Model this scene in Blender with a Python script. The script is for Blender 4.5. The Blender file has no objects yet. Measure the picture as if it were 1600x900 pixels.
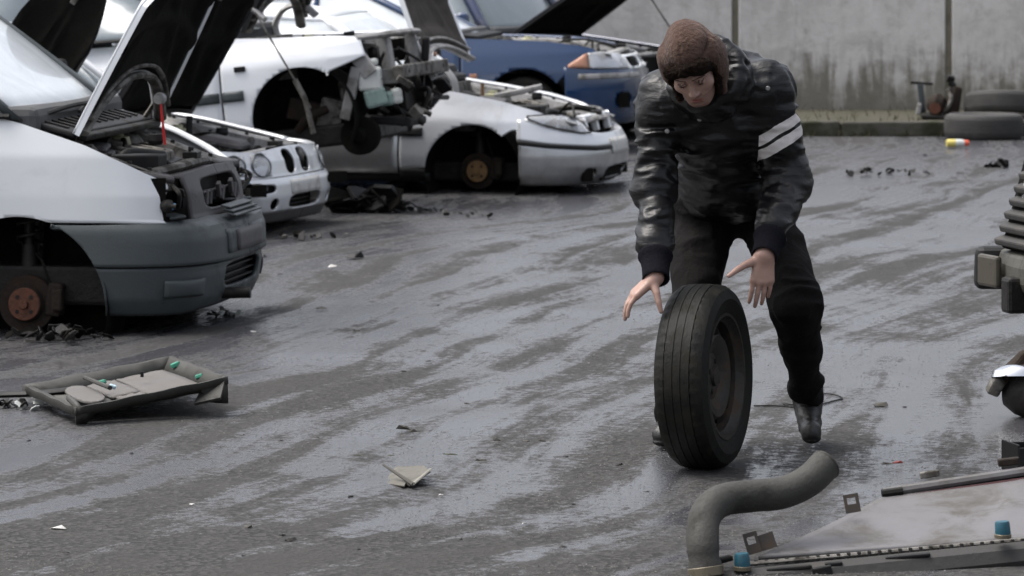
import bpy, bmesh, math, random
import numpy as np
from mathutils import Vector, Matrix, Euler
R = math.radians
scene = bpy.context.scene
COL = scene.collection

# ------------------------------------------------------------------ camera, light, exposure
F_PX, HOR, CAM_H = 6500.0, -130.0, 1.87          # long lens, level camera with a lowered frame
cam_d = bpy.data.cameras.new('camera'); cam = bpy.data.objects.new('camera', cam_d); COL.objects.link(cam)
cam.location = (0, 0, CAM_H); cam.rotation_euler = (R(90), 0, 0)
cam_d.sensor_width = 36.0; cam_d.lens = F_PX / 1600 * 36.0
cam_d.shift_y = -(450 - HOR) / 1600
cam_d.clip_start = 0.1; cam_d.clip_end = 1000
cam_d.dof.use_dof = True; cam_d.dof.focus_distance = 14.1; cam_d.dof.aperture_fstop = 9.0
scene.camera = cam

SUN_EL, SUN_AZ = R(64), R(-80)                   # azimuth clockwise from +Y: behind-left of the camera
world = bpy.data.worlds.new('World'); scene.world = world; world.use_nodes = True
wn, wl = world.node_tree.nodes, world.node_tree.links
bg = wn['Background']; sky = wn.new('ShaderNodeTexSky'); sky.sky_type = 'NISHITA'; sky.sun_disc = False
sky.sun_elevation = SUN_EL; sky.sun_rotation = SUN_AZ; sky.air_density = 1.0; sky.dust_density = 6.0
hs = wn.new('ShaderNodeHueSaturation'); hs.inputs['Saturation'].default_value = 0.40; hs.inputs['Hue'].default_value = 0.506
wl.new(sky.outputs[0], hs.inputs['Color']); wl.new(hs.outputs[0], bg.inputs['Color'])
bg.inputs['Strength'].default_value = 0.12
sun_d = bpy.data.lights.new('sun', 'SUN'); sun = bpy.data.objects.new('sun', sun_d); COL.objects.link(sun)
sun_d.energy = 1.1; sun_d.angle = R(45); sun_d.color = (1, 0.97, 0.93)
sd = Vector((math.sin(SUN_AZ) * math.cos(SUN_EL), math.cos(SUN_AZ) * math.cos(SUN_EL), math.sin(SUN_EL)))
sun.rotation_euler = sd.to_track_quat('Z', 'Y').to_euler()
vs = scene.view_settings
vs.view_transform = 'Standard'; vs.look = 'None'; vs.exposure = 1.18; vs.gamma = 1.0; vs.use_curve_mapping = False
scene.cycles.use_denoising = True
scene.cycles.max_bounces = 6

def P(px, py, d):                                 # a photo pixel at a distance, in metres
    return Vector(((px - 800) * d / F_PX, d, CAM_H - (py - HOR) * d / F_PX))
def G(px, py, z=0.0):                             # a photo pixel on the level z
    return P(px, py, F_PX * (CAM_H - z) / (py - HOR))

# ------------------------------------------------------------------ materials
def _n(nt, t, **kw):
    n = nt.nodes.new(t)
    for k, v in kw.items():
        if k in n.inputs: n.inputs[k].default_value = v
        else: setattr(n, k, v)
    return n
def _noise(nt, co, scale, detail=4, rough=0.55, dist=0.0, vec_scale=None, rot=None, loc=(0, 0, 0)):
    if vec_scale or rot:
        m = nt.nodes.new('ShaderNodeMapping'); nt.links.new(co, m.inputs['Vector'])
        m.inputs['Location'].default_value = loc
        m.inputs['Scale'].default_value = vec_scale or (1, 1, 1)
        if rot: m.inputs['Rotation'].default_value = rot
        co = m.outputs[0]
    n = _n(nt, 'ShaderNodeTexNoise'); nt.links.new(co, n.inputs['Vector'])
    n.inputs['Scale'].default_value = scale; n.inputs['Detail'].default_value = detail
    n.inputs['Roughness'].default_value = rough; n.inputs['Distortion'].default_value = dist
    return n.outputs['Fac']
def _ramp(nt, fac, a, b, va=0.0, vb=1.0):
    n = nt.nodes.new('ShaderNodeMapRange'); n.interpolation_type = 'SMOOTHSTEP'
    n.inputs['From Min'].default_value = a; n.inputs['From Max'].default_value = b
    n.inputs['To Min'].default_value = va; n.inputs['To Max'].default_value = vb
    nt.links.new(fac, n.inputs['Value']); return n.outputs[0]
def _math(nt, op, a, b=None):
    n = nt.nodes.new('ShaderNodeMath'); n.operation = op
    for i, v in enumerate((a, b)):
        if v is None: continue
        if isinstance(v, (int, float)): n.inputs[i].default_value = v
        else: nt.links.new(v, n.inputs[i])
    return n.outputs[0]
def _mix(nt, fac, a, b):
    n = nt.nodes.new('ShaderNodeMix'); n.data_type = 'RGBA'
    for i, v in ((0, fac), (6, a), (7, b)):
        if isinstance(v, (int, float)): n.inputs[i].default_value = v
        elif isinstance(v, tuple): n.inputs[i].default_value = (*v[:3], 1)
        else: nt.links.new(v, n.inputs[i])
    return n.outputs[2]
def _bump(nt, h, strength, dist, prev=None):
    n = nt.nodes.new('ShaderNodeBump'); n.inputs['Strength'].default_value = strength
    n.inputs['Distance'].default_value = dist; nt.links.new(h, n.inputs['Height'])
    if prev is not None: nt.links.new(prev, n.inputs['Normal'])
    return n.outputs[0]
def _base(name):
    m = bpy.data.materials.new(name); m.use_nodes = True; nt = m.node_tree
    b = nt.nodes['Principled BSDF']; tc = nt.nodes.new('ShaderNodeTexCoord')
    return m, nt, b, tc.outputs['Object']
def mat(name, col, rough=0.5, metal=0.0, dirt=None, dirt_amt=0.5, scale=6.0, bump=0.0, bump_scale=60.0,
        coat=0.0, spec=0.5, trans=0.0, var=0.15, low=None, sheen=0.0, fine=0.0):
    """a worn surface: colour that varies a little, grime in patches, fine relief"""
    m, nt, b, co = _base(name)
    c = _mix(nt, _noise(nt, co, scale * 2.3, 5), tuple(x * (1 - var) for x in col), tuple(min(1, x * (1 + var)) for x in col))
    rg = None
    if dirt:
        f = _ramp(nt, _noise(nt, co, scale, 6, 0.65, 0.4), 0.62 - 0.35 * dirt_amt, 0.85 - 0.25 * dirt_amt)
        f = _math(nt, 'MULTIPLY', f, min(1, dirt_amt + 0.35))
        if low:                                   # splashed mud up to a height
            sx = nt.nodes.new('ShaderNodeSeparateXYZ'); nt.links.new(co, sx.inputs[0])
            hgt = _math(nt, 'ADD', sx.outputs[2], _math(nt, 'MULTIPLY', _noise(nt, co, 9, 5), low[1]))
            g = _ramp(nt, hgt, low[0], low[0] + low[1] * 1.2, 0.85, 0.0)
            f = _math(nt, 'MAXIMUM', f, g)
        c = _mix(nt, f, c, dirt)
        rg = _ramp(nt, f, 0, 1, rough, min(1, rough + 0.35)); nt.links.new(rg, b.inputs['Roughness'])
    else:
        b.inputs['Roughness'].default_value = rough
    nt.links.new(c, b.inputs['Base Color'])
    b.inputs['Metallic'].default_value = metal; b.inputs['Specular IOR Level'].default_value = spec
    b.inputs['Coat Weight'].default_value = coat; b.inputs['Coat Roughness'].default_value = 0.08
    b.inputs['Transmission Weight'].default_value = trans
    b.inputs['Sheen Weight'].default_value = sheen
    if bump:
        nrm = _bump(nt, _noise(nt, co, bump_scale, 6, 0.6), bump, 0.01)
        if fine: nrm = _bump(nt, _noise(nt, co, bump_scale * 7, 3, 0.6), fine, 0.002, nrm)
        nt.links.new(nrm, b.inputs['Normal'])
    return m

MUD = (0.075, 0.068, 0.058)
M = {}
M['white_paint'] = mat('white_paint', (0.72, 0.74, 0.76), 0.32, 0, (0.34, 0.33, 0.32), 0.08, 2.2, coat=0.5, var=0.03, low=(0.18, 0.22))
M['white_paint2'] = mat('chalky_white_paint', (0.68, 0.70, 0.73), 0.36, 0, (0.33, 0.32, 0.31), 0.2, 2.6, coat=0.4, var=0.04, low=(0.10, 0.22))
M['silver_paint'] = mat('silver_paint', (0.46, 0.465, 0.475), 0.30, 0.75, (0.16, 0.155, 0.15), 0.35, 2.4, coat=0.5, var=0.05, low=(0.12, 0.30))
M['pale_silver'] = mat('pale_silver_paint', (0.60, 0.615, 0.64), 0.30, 0.45, (0.25, 0.245, 0.24), 0.3, 2.6, coat=0.5, var=0.04, low=(0.10, 0.22))  # the hatchback's own paint; on the silver car, lightness painted into upper panels
M['blue_paint'] = mat('blue_paint', (0.002, 0.026, 0.088), 0.16, 0.0, (0.012, 0.03, 0.07), 0.2, 2.6, coat=0.9, var=0.08, low=(0.2, 0.3))
M['navy_paint'] = mat('navy_paint', (0.018, 0.03, 0.08), 0.25, 0.1, (0.06, 0.06, 0.07), 0.4, 2.6, coat=0.8)
M['black_paint'] = mat('black_paint', (0.008, 0.008, 0.009), 0.5, 0, (0.02, 0.019, 0.017), 0.3, 3, spec=0.25)
M['grey_plastic'] = mat('grey_plastic', (0.046, 0.056, 0.059), 0.5, 0, (0.026, 0.031, 0.032), 0.45, 4, bump=0.12, bump_scale=90, low=(0.10, 0.12))
M['warm_grey_plastic'] = mat('warm_grey_plastic', (0.058, 0.055, 0.057), 0.55, 0, (0.025, 0.024, 0.024), 0.45, 6, bump=0.15, bump_scale=80)
M['black_plastic'] = mat('black_plastic', (0.009, 0.009, 0.0095), 0.55, 0, (0.03, 0.028, 0.025), 0.35, 7, bump=0.1, bump_scale=70, spec=0.25)
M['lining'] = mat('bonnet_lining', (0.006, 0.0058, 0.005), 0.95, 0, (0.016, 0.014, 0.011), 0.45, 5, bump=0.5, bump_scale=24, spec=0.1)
M['dusty_lining'] = mat('dusty_bonnet_lining', (0.060, 0.054, 0.048), 0.9, 0, (0.034, 0.030, 0.026), 0.5, 6, bump=0.5, bump_scale=22, spec=0.2)
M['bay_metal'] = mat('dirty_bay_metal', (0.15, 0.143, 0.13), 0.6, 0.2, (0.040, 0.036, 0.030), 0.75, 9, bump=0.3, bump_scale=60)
M['primer'] = mat('grey_inner_panel', (0.30, 0.295, 0.29), 0.5, 0.1, (0.10, 0.095, 0.085), 0.6, 7, bump=0.15, bump_scale=50)
M['oily'] = mat('oily_metal', (0.015, 0.014, 0.013), 0.5, 0.3, (0.04, 0.036, 0.030), 0.45, 12, bump=0.5, bump_scale=45, spec=0.3)
M['alloy'] = mat('cast_alloy', (0.19, 0.18, 0.165), 0.55, 0.5, (0.045, 0.040, 0.032), 0.7, 14, bump=0.5, bump_scale=55)
M['rust'] = mat('rust', (0.105, 0.038, 0.020), 0.8, 0.1, (0.06, 0.03, 0.02), 0.5, 18, bump=0.6, bump_scale=70, var=0.35)
M['tan_rust'] = mat('pale_rust', (0.20, 0.115, 0.05), 0.75, 0.2, (0.13, 0.07, 0.035), 0.4, 18, bump=0.5, bump_scale=70, var=0.3)
M['dark_rust'] = mat('dark_rusty_iron', (0.026, 0.020, 0.016), 0.85, 0.2, (0.05, 0.028, 0.018), 0.4, 16, bump=0.6, bump_scale=60, var=0.3, spec=0.25)
M['rubber'] = mat('rubber', (0.0045, 0.0046, 0.0036), 0.55, 0, (0.018, 0.0165, 0.012), 0.5, 11, bump=0.3, bump_scale=60, spec=0.22, fine=.4)
M['steel_wheel'] = mat('painted_steel_wheel', (0.024, 0.023, 0.020), 0.5, 0.3, (0.065, 0.042, 0.026), 0.5, 14, bump=0.3, bump_scale=60)
M['old_rubber'] = mat('weathered_rubber', (0.030, 0.029, 0.028), 0.75, 0, (0.065, 0.061, 0.055), 0.4, 6, bump=0.2, bump_scale=50)
M['tank'] = mat('translucent_white_plastic', (0.55, 0.57, 0.55), 0.4, 0, (0.25, 0.25, 0.2), 0.4, 10)
M['tank_green'] = mat('stained_green_plastic', (0.22, 0.30, 0.28), 0.4, 0, (0.06, 0.10, 0.09), 0.5, 10)
M['tank_yellow'] = mat('yellowed_plastic', (0.42, 0.41, 0.26), 0.45, 0, (0.2, 0.18, 0.12), 0.45, 10)
M['chrome'] = mat('chrome', (0.75, 0.76, 0.78), 0.12, 1.0, (0.25, 0.25, 0.25), 0.2, 8)
M['reflector'] = mat('lamp_reflector', (0.55, 0.57, 0.60), 0.18, 1.0, (0.25, 0.27, 0.28), 0.3, 15)
M['orange'] = mat('amber_lens', (0.40, 0.20, 0.13), 0.25, 0, (0.30, 0.18, 0.13), 0.3, 12)
M['red'] = mat('red_plastic', (0.55, 0.02, 0.02), 0.4, 0, (0.2, 0.02, 0.02), 0.2, 14)
M['blue_cap'] = mat('blue_cap_plastic', (0.010, 0.075, 0.11), 0.5, 0, (0.03, 0.055, 0.065), 0.35, 30, bump=0.1, bump_scale=80)
M['light_blue'] = mat('light_blue_scrap', (0.08, 0.26, 0.50), 0.5)
M['mint'] = mat('mint_green_plastic', (0.05, 0.27, 0.18), 0.5, 0, (0.06, 0.16, 0.12), 0.3, 30)
M['plate'] = mat('blank_plate_plastic', (0.42, 0.42, 0.41), 0.5, 0, (0.2, 0.19, 0.17), 0.5, 12)
M['interior'] = mat('car_interior', (0.05, 0.052, 0.055), 0.85, 0, (0.09, 0.09, 0.09), 0.4, 5)

def glass_mat(name, tint, film, amt, rough=0.06):
    m, nt, b, co = _base(name)
    b.inputs['Base Color'].default_value = (*tint, 1); b.inputs['Transmission Weight'].default_value = 0.85
    b.inputs['Roughness'].default_value = rough; b.inputs['IOR'].default_value = 1.5
    d = nt.nodes.new('ShaderNodeBsdfPrincipled'); d.inputs['Base Color'].default_value = (*film, 1)
    d.inputs['Roughness'].default_value = 0.3; d.inputs['Coat Weight'].default_value = 0.6
    ms = nt.nodes.new('ShaderNodeMixShader')
    f = _ramp(nt, _noise(nt, co, 3.0, 6, 0.6, 0.6, vec_scale=(1, 1, 1)), 0.25, 0.8, amt * 0.7, min(1, amt * 1.25))
    nt.links.new(f, ms.inputs[0]); nt.links.new(b.outputs[0], ms.inputs[1]); nt.links.new(d.outputs[0], ms.inputs[2])
    nt.links.new(ms.outputs[0], nt.nodes['Material Output'].inputs['Surface'])
    return m
M['glass'] = glass_mat('dusty_sky_glass', (0.6, 0.68, 0.71), (0.22, 0.26, 0.29), 0.5)  # dust film that also greys the panes as reflected sky would
M['sky_white_glass'] = glass_mat('sky_white_glass', (0.9, 0.95, 0.97), (0.62, 0.66, 0.70), 0.9)  # white film: the sky's reflection put into the colour, with some dirt
M['lamp_glass'] = glass_mat('lamp_glass', (0.97, 0.98, 1.0), (0.60, 0.62, 0.62), 0.05, 0.03)

# ------------------------------------------------------------------ mesh building
class MB:
    """collects shapes; build() links them as one mesh object"""
    def __init__(s): s.v, s.f = [], []
    def add(s, vs, fs):
        o = len(s.v); s.v.extend(Vector(v) for v in vs); s.f.extend(tuple(i + o for i in f) for f in fs); return s
    def box(s, c, size, rot=(0, 0, 0), taper=1.0):
        m = Euler(rot).to_matrix(); c = Vector(c); x, y, z = (k / 2 for k in size)
        vs = []
        for sz in (-1, 1):
            t = taper if sz > 0 else 1
            for sx, sy in ((-1, -1), (1, -1), (1, 1), (-1, 1)): vs.append(c + m @ Vector((sx * x * t, sy * y * t, sz * z)))
        return s.add(vs, [(3, 2, 1, 0), (4, 5, 6, 7), (0, 1, 5, 4), (1, 2, 6, 5), (2, 3, 7, 6), (3, 0, 4, 7)])
    def tube(s, pts, r, n=10, cap=True, flat=None):
        pts = [Vector(p) for p in pts]; k = len(pts)
        rs = r if isinstance(r, (list, tuple)) else [r] * k
        vs = []; up = None
        for i, p in enumerate(pts):
            t = (pts[min(i + 1, k - 1)] - pts[max(i - 1, 0)]).normalized()
            if up is None:
                up = Vector((0, 0, 1)) if abs(t.z) < 0.9 else Vector((1, 0, 0))
            a = t.cross(up).normalized(); b = a.cross(t).normalized(); up = b
            for j in range(n):
                w = 2 * math.pi * j / n
                vs.append(p + rs[i] * (math.cos(w) * a + (flat or 1.0) * math.sin(w) * b))
        fs = [(i * n + j, i * n + (j + 1) % n, (i + 1) * n + (j + 1) % n, (i + 1) * n + j) for i in range(k - 1) for j in range(n)]
        if cap: fs += [tuple(range(n))[::-1], tuple((k - 1) * n + j for j in range(n))]
        return s.add(vs, fs)
    def lathe(s, prof, mtx=None, n=32, closed=False):
        """prof: (radius, along) pairs turned about the local Y axis"""
        mtx = mtx or Matrix.Identity(4); k = len(prof); vs = []
        for r, a in prof:
            for j in range(n):
                w = 2 * math.pi * j / n; vs.append(mtx @ Vector((r * math.cos(w), a, r * math.sin(w))))
        fs = [(i * n + j, i * n + (j + 1) % n, ((i + 1) % k) * n + (j + 1) % n, ((i + 1) % k) * n + j) for i in range(k if closed else k - 1) for j in range(n)]
        return s.add(vs, fs)
    def prism(s, poly, depth, mtx=None):
        """polygon in the local XY plane, thick along Z"""
        mtx = mtx or Matrix.Identity(4); n = len(poly)
        vs = [mtx @ Vector((x, y, z)) for z in (0, depth) for x, y in poly]
        return s.add(vs, [tuple(range(n))[::-1], tuple(range(n, 2 * n))] + [(i, (i + 1) % n, n + (i + 1) % n, n + i) for i in range(n)])
    def build(s, name, m, parent=None, smooth=None, bevel=0.0, sub=0, label=None, seg=2):
        me = bpy.data.meshes.new(name); me.from_pydata([v[:] for v in s.v], [], s.f); me.update()
        bm = bmesh.new(); bm.from_mesh(me); bmesh.ops.recalc_face_normals(bm, faces=bm.faces); bm.to_mesh(me); bm.free()
        me.materials.append(M[m] if isinstance(m, str) else m)
        o = bpy.data.objects.new(name, me); COL.objects.link(o)
        if parent: o.parent = parent
        if smooth: me.shade_smooth(); me.set_sharp_from_angle(angle=R(smooth))
        if bevel:
            b = o.modifiers.new('bevel', 'BEVEL'); b.width = bevel; b.segments = seg; b.limit_method = 'ANGLE'; b.angle_limit = R(40)
        if label: o['label'] = label
        return o
def box(name, m, c, size, parent=None, rot=(0, 0, 0), bevel=0.006, taper=1.0, label=None):
    return MB().box(c, size, rot, taper).build(name, m, parent, bevel=bevel, label=label)
def tube(name, m, pts, r, parent=None, n=10, flat=None, label=None):
    return MB().tube(pts, r, n, flat=flat).build(name, m, parent, smooth=50, label=label)
def curve(pts, n=8):
    """Catmull-Rom through points"""
    pts = [Vector(p) for p in pts]; out = []
    q = [2 * pts[0] - pts[1]] + pts + [2 * pts[-1] - pts[-2]]
    for i in range(1, len(q) - 2):
        for j in range(n):
            t = j / n; a, b, c, d = q[i - 1:i + 3]
            out.append(0.5 * ((2 * b) + (c - a) * t + (2 * a - 5 * b + 4 * c - d) * t * t + (3 * b - a - 3 * c + d) * t ** 3))
    out.append(pts[-1]); return out
def tag(o, label, cat, group=None, kind=None):
    o['label'] = label; o['category'] = cat
    if group: o['group'] = group
    if kind: o['kind'] = kind
    return o
def thing(name, label, cat, loc=(0, 0, 0), rot=(0, 0, 0), group=None):
    o = bpy.data.objects.new(name, None); COL.objects.link(o); o.location = loc; o.rotation_euler = rot
    o.empty_display_size = 0.2
    return tag(o, label, cat, group)
def struct(o): o['kind'] = 'structure'; return o
# ------------------------------------------------------------------ ground
def make_ground():
    def axis(segs):
        out = []
        for a, b, n in segs: out += list(np.linspace(a, b, n, endpoint=False))
        return np.array(out + [segs[-1][1]])
    xs = axis([(-220, -20, 12), (-20, -5, 30), (-5, 5, 140), (5, 20, 30), (20, 220, 12)])
    ys = axis([(-120, 5, 12), (5, 10, 20), (10, 22, 200), (22, 40, 110), (40, 80, 14), (80, 320, 8)])
    X, Y = np.meshgrid(xs, ys)
    rng = np.random.default_rng(5); Z = np.zeros_like(X)
    for k in range(46):
        lam = 0.5 * 9 ** rng.random(); th = rng.random() * math.pi; ph = rng.random() * 6.28
        Z += 0.0011 * lam ** 0.7 * np.sin((X * math.cos(th) + Y * math.sin(th)) * 6.283 / lam + ph)
    Z = np.clip(Z, -0.007, 0.006) - 0.004
    nx, ny = len(xs), len(ys)
    v = np.stack([X, Y, Z], -1).reshape(-1, 3)
    i = (np.arange(ny - 1)[:, None] * nx + np.arange(nx - 1)[None]).ravel()
    me = bpy.data.meshes.new('ground'); me.from_pydata(v.tolist(), [], np.stack([i, i + 1, i + nx + 1, i + nx], 1).tolist())
    me.shade_smooth(); me.materials.append(ground_mat())
    o = bpy.data.objects.new('ground', me); COL.objects.link(o); struct(o); return o

def ground_mat():
    m, nt, b, co = _base('wet_asphalt')
    rot = nt.nodes.new('ShaderNodeMapping'); nt.links.new(co, rot.inputs['Vector']); rot.inputs['Rotation'].default_value = (0, 0, R(16))
    wob = nt.nodes.new('ShaderNodeMapping')      # slow bend so that the wheel tracks are not ruled lines
    nz = _n(nt, 'ShaderNodeTexNoise'); nt.links.new(co, nz.inputs['Vector']); nz.inputs['Scale'].default_value = 0.16; nz.inputs['Detail'].default_value = 1
    va = nt.nodes.new('ShaderNodeVectorMath'); va.operation = 'MULTIPLY_ADD'
    nt.links.new(nz.outputs['Color'], va.inputs[0]); va.inputs[1].default_value = (2.4, 0, 0); nt.links.new(rot.outputs[0], va.inputs[2])
    tr = va.outputs[0]
    tracks = _noise(nt, tr, 1.0, 5, 0.6, 0.3, vec_scale=(2.6, 0.16, 1))
    tracks2 = _noise(nt, tr, 1.0, 6, 0.65, 0.5, vec_scale=(8.5, 0.7, 1), loc=(3, 7, 0))
    pools = _noise(nt, co, 0.55, 4, 0.5, 0.7, vec_scale=(1, 0.75, 1), loc=(4.2, 1.7, 0))
    patch = _noise(nt, co, 3.4, 8, 0.72, 0.5, vec_scale=(1, 0.6, 1))
    grain = _noise(nt, co, 26, 5, 0.7)
    grit = _noise(nt, co, 130, 3, 0.7)
    # near the camera the surface is coarser and drier
    sx = nt.nodes.new('ShaderNodeSeparateXYZ'); nt.links.new(co, sx.inputs[0])
    tx = nt.nodes.new('ShaderNodeSeparateXYZ'); nt.links.new(tr, tx.inputs[0])
    ruts = _math(nt, 'SINE', _math(nt, 'ADD', _math(nt, 'MULTIPLY', tx.outputs[0], 17.0), _math(nt, 'MULTIPLY', tracks, 9.0)))
    w = _math(nt, 'ADD', _math(nt, 'MULTIPLY', tracks, 0.85), _math(nt, 'MULTIPLY', tracks2, 0.55))
    w = _math(nt, 'ADD', w, _math(nt, 'MULTIPLY', pools, 0.55))
    w = _math(nt, 'ADD', w, _math(nt, 'MULTIPLY', ruts, 0.055))
    w = _math(nt, 'ADD', w, _math(nt, 'MULTIPLY', patch, 0.50))
    w = _math(nt, 'ADD', w, _math(nt, 'MULTIPLY', _math(nt, 'ADD', grain, _math(nt, 'MULTIPLY', grit, 0.6)), 0.52))
    w = _math(nt, 'ADD', w, _ramp(nt, _math(nt, 'ADD', sx.outputs[1], _math(nt, 'MULTIPLY', patch, 1.8)), 12.8, 14.4, -0.22, 0.0))
    wet = _ramp(nt, w, 1.485, 1.725)
    agg = nt.nodes.new('ShaderNodeTexVoronoi'); nt.links.new(co, agg.inputs['Vector']); agg.inputs['Scale'].default_value = 70
    stone = _ramp(nt, agg.outputs['Color'], 0.25, 0.95)
    dry = _mix(nt, stone, (0.016, 0.016, 0.016), (0.062, 0.060, 0.058))
    dry = _mix(nt, _ramp(nt, patch, 0.35, 0.7), dry, (0.036, 0.0345, 0.033))
    dry = _mix(nt, _ramp(nt, grit, 0.72, 0.80), dry, (0.22, 0.205, 0.19))
    c = _mix(nt, wet, dry, _mix(nt, grain, (0.030, 0.030, 0.034), (0.060, 0.060, 0.066)))
    moss = _math(nt, 'MULTIPLY', _ramp(nt, _noise(nt, co, 5, 6, 0.7), 0.66, 0.74), 0.7)
    c = _mix(nt, moss, c, (0.05, 0.052, 0.03))
    nt.links.new(c, b.inputs['Base Color'])
    rg = _ramp(nt, wet, 0, 1, 0.80, 0.17)
    nt.links.new(_math(nt, 'ADD', rg, _math(nt, 'MULTIPLY', grain, 0.12)), b.inputs['Roughness'])
    nt.links.new(_ramp(nt, wet, 0, 1, 0.25, 0.85), b.inputs['Specular IOR Level'])
    bs = nt.nodes.new('ShaderNodeBump'); bs.inputs['Distance'].default_value = 0.004
    hgt = _math(nt, 'ADD', _math(nt, 'MULTIPLY', agg.outputs['Distance'], 0.7), _math(nt, 'MULTIPLY', grain, 0.9))
    nt.links.new(hgt, bs.inputs['Height']); nt.links.new(_ramp(nt, wet, 0, 1, 0.9, 0.10), bs.inputs['Strength'])
    b2 = _bump(nt, w, 0.22, 0.012, bs.outputs[0])
    nt.links.new(b2, b.inputs['Normal'])
    return m
make_ground()

# ------------------------------------------------------------------ concrete wall, verge and kerb
def wall_mat():
    m, nt, b, co = _base('stained_concrete')
    sx = nt.nodes.new('ShaderNodeSeparateXYZ'); nt.links.new(co, sx.inputs[0])
    big = _noise(nt, co, 1.1, 6, 0.62, 0.4)
    mid = _noise(nt, co, 5.5, 7, 0.7, 0.3)
    run = _noise(nt, co, 1.0, 6, 0.65, 0.35, vec_scale=(7.5, 7.5, 0.75))
    run2 = _noise(nt, co, 1.0, 4, 0.6, 0.2, vec_scale=(17, 17, 1.6), loc=(5, 1, 2))
    c = _mix(nt, _ramp(nt, big, 0.3, 0.7), (0.42, 0.405, 0.388), (0.60, 0.58, 0.565))
    c = _mix(nt, _ramp(nt, _noise(nt, co, 2.6, 7, 0.75, 0.9), 0.48, 0.62, 0, 0.65), c, (0.38, 0.365, 0.345))
    c = _mix(nt, _ramp(nt, mid, 0.46, 0.62, 0, 0.8), c, (0.55, 0.535, 0.515))
    c = _mix(nt, _ramp(nt, run, 0.50, 0.72, 0, 0.35), c, (0.32, 0.305, 0.275))
    c = _mix(nt, _ramp(nt, run2, 0.60, 0.74, 0, 0.4), c, (0.60, 0.585, 0.57))
    h = _math(nt, 'ADD', sx.outputs[2], _math(nt, 'MULTIPLY', _math(nt, 'SUBTRACT', run, 0.5), 1.5))
    h = _math(nt, 'ADD', h, _math(nt, 'MULTIPLY', _math(nt, 'SUBTRACT', mid, 0.5), 0.7))
    moss = _ramp(nt, h, 0.18, 0.70, 0.85, 0.0)
    c = _mix(nt, moss, c, _mix(nt, mid, (0.055, 0.052, 0.032), (0.15, 0.14, 0.105)))
    nt.links.new(c, b.inputs['Base Color']); b.inputs['Roughness'].default_value = 0.9
    nrm = _bump(nt, mid, 0.5, 0.02); nrm = _bump(nt, _noise(nt, co, 60, 5, 0.7), 0.4, 0.006, nrm)
    nt.links.new(nrm, b.inputs['Normal']); return m
M['wall'] = wall_mat()
M['joint'] = mat('mossy_joint', (0.165, 0.152, 0.115), 0.9, 0, (0.09, 0.085, 0.05), 0.5, 5, bump=0.4, bump_scale=40)
M['kerb'] = mat('mossy_kerbstone', (0.060, 0.057, 0.047), 0.85, 0, (0.022, 0.024, 0.010), 0.75, 5, bump=0.5, bump_scale=40)
M['verge'] = mat('mossy_soil', (0.048, 0.043, 0.028), 0.95, 0, (0.030, 0.030, 0.014), 0.6, 4, bump=0.8, bump_scale=30)
WALL_D, WALL_H = 38.0, 1.62
wall = thing('concrete_wall', 'long stained grey concrete panel wall across the back of the yard', 'wall', (0, WALL_D, 0))
JX = [0.09 + 1.95 * k for k in range(-9, 9)]
for i in range(len(JX) - 1):
    a, b_ = JX[i] + 0.03, JX[i + 1] - 0.03; cxm = (a + b_) / 2
    mb = MB().box((cxm, 0.06 + 0.004 * (i % 3), WALL_H / 2), (b_ - a, 0.12, WALL_H))
    mb.build('wall_panel', 'wall', wall, bevel=0.012)
for x in JX:
    MB().box((x, 0.078, WALL_H / 2), (0.062, 0.10, WALL_H)).build('joint_post', 'joint', wall)
vg = MB().box((9.95, 36.72, 0.05), (16, 2.52, 0.12)).build('verge', 'verge', bevel=0.01); struct(vg)
kerb = thing('kerb', 'low mossy stone kerb along the foot of the concrete wall', 'kerb', (1.9, 35.4, 0))
x = 0.0; rng = random.Random(3)
while x < 15:
    L = 0.9
    MB().box((x + L / 2, 0.06 + rng.uniform(-.006, .006), 0.062), (L - 0.015, 0.13, 0.135 + rng.uniform(-.006, .006)), (0, rng.uniform(-.006, .006), rng.uniform(-.008, .008))).build('kerbstone', 'kerb', kerb, bevel=0.015)
    x += L
def grass_tufts():
    mb = MB(); r = random.Random(9)
    for k in range(500):
        x = 1.9 + r.random() ** 1.0 * 4.6; y = r.choice((35.38, 35.5 + r.random() * 0.9, 36.3 + r.random() * 1.6)); z = 0.0 if y < 35.4 else 0.11
        if r.random() < 0.6: x = 1.9 + 4.6 * (int(r.random() * 9) / 9) + r.gauss(0, .12)
        h = r.uniform(0.02, 0.075); a = r.uniform(0, 6.28); w = 0.006; ln = r.uniform(0.2, 0.8) * h
        dx, dy = math.cos(a), math.sin(a)
        mb.add([(x - dy * w, y + dx * w, z), (x + dy * w, y - dx * w, z), (x + dx * ln * .5, y + dy * ln * .5, z + h * .7), (x + dx * ln, y + dy * ln, z + h)], [(0, 1, 2), (1, 3, 2)])
    o = mb.build('grass', mat('verge_grass', (0.045, 0.045, 0.018), 0.8, 0, (0.085, 0.068, 0.035), 0.5, 3))
    tag(o, 'short grass and moss growing along the kerb under the wall', 'grass', kind='stuff')
grass_tufts()
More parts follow.
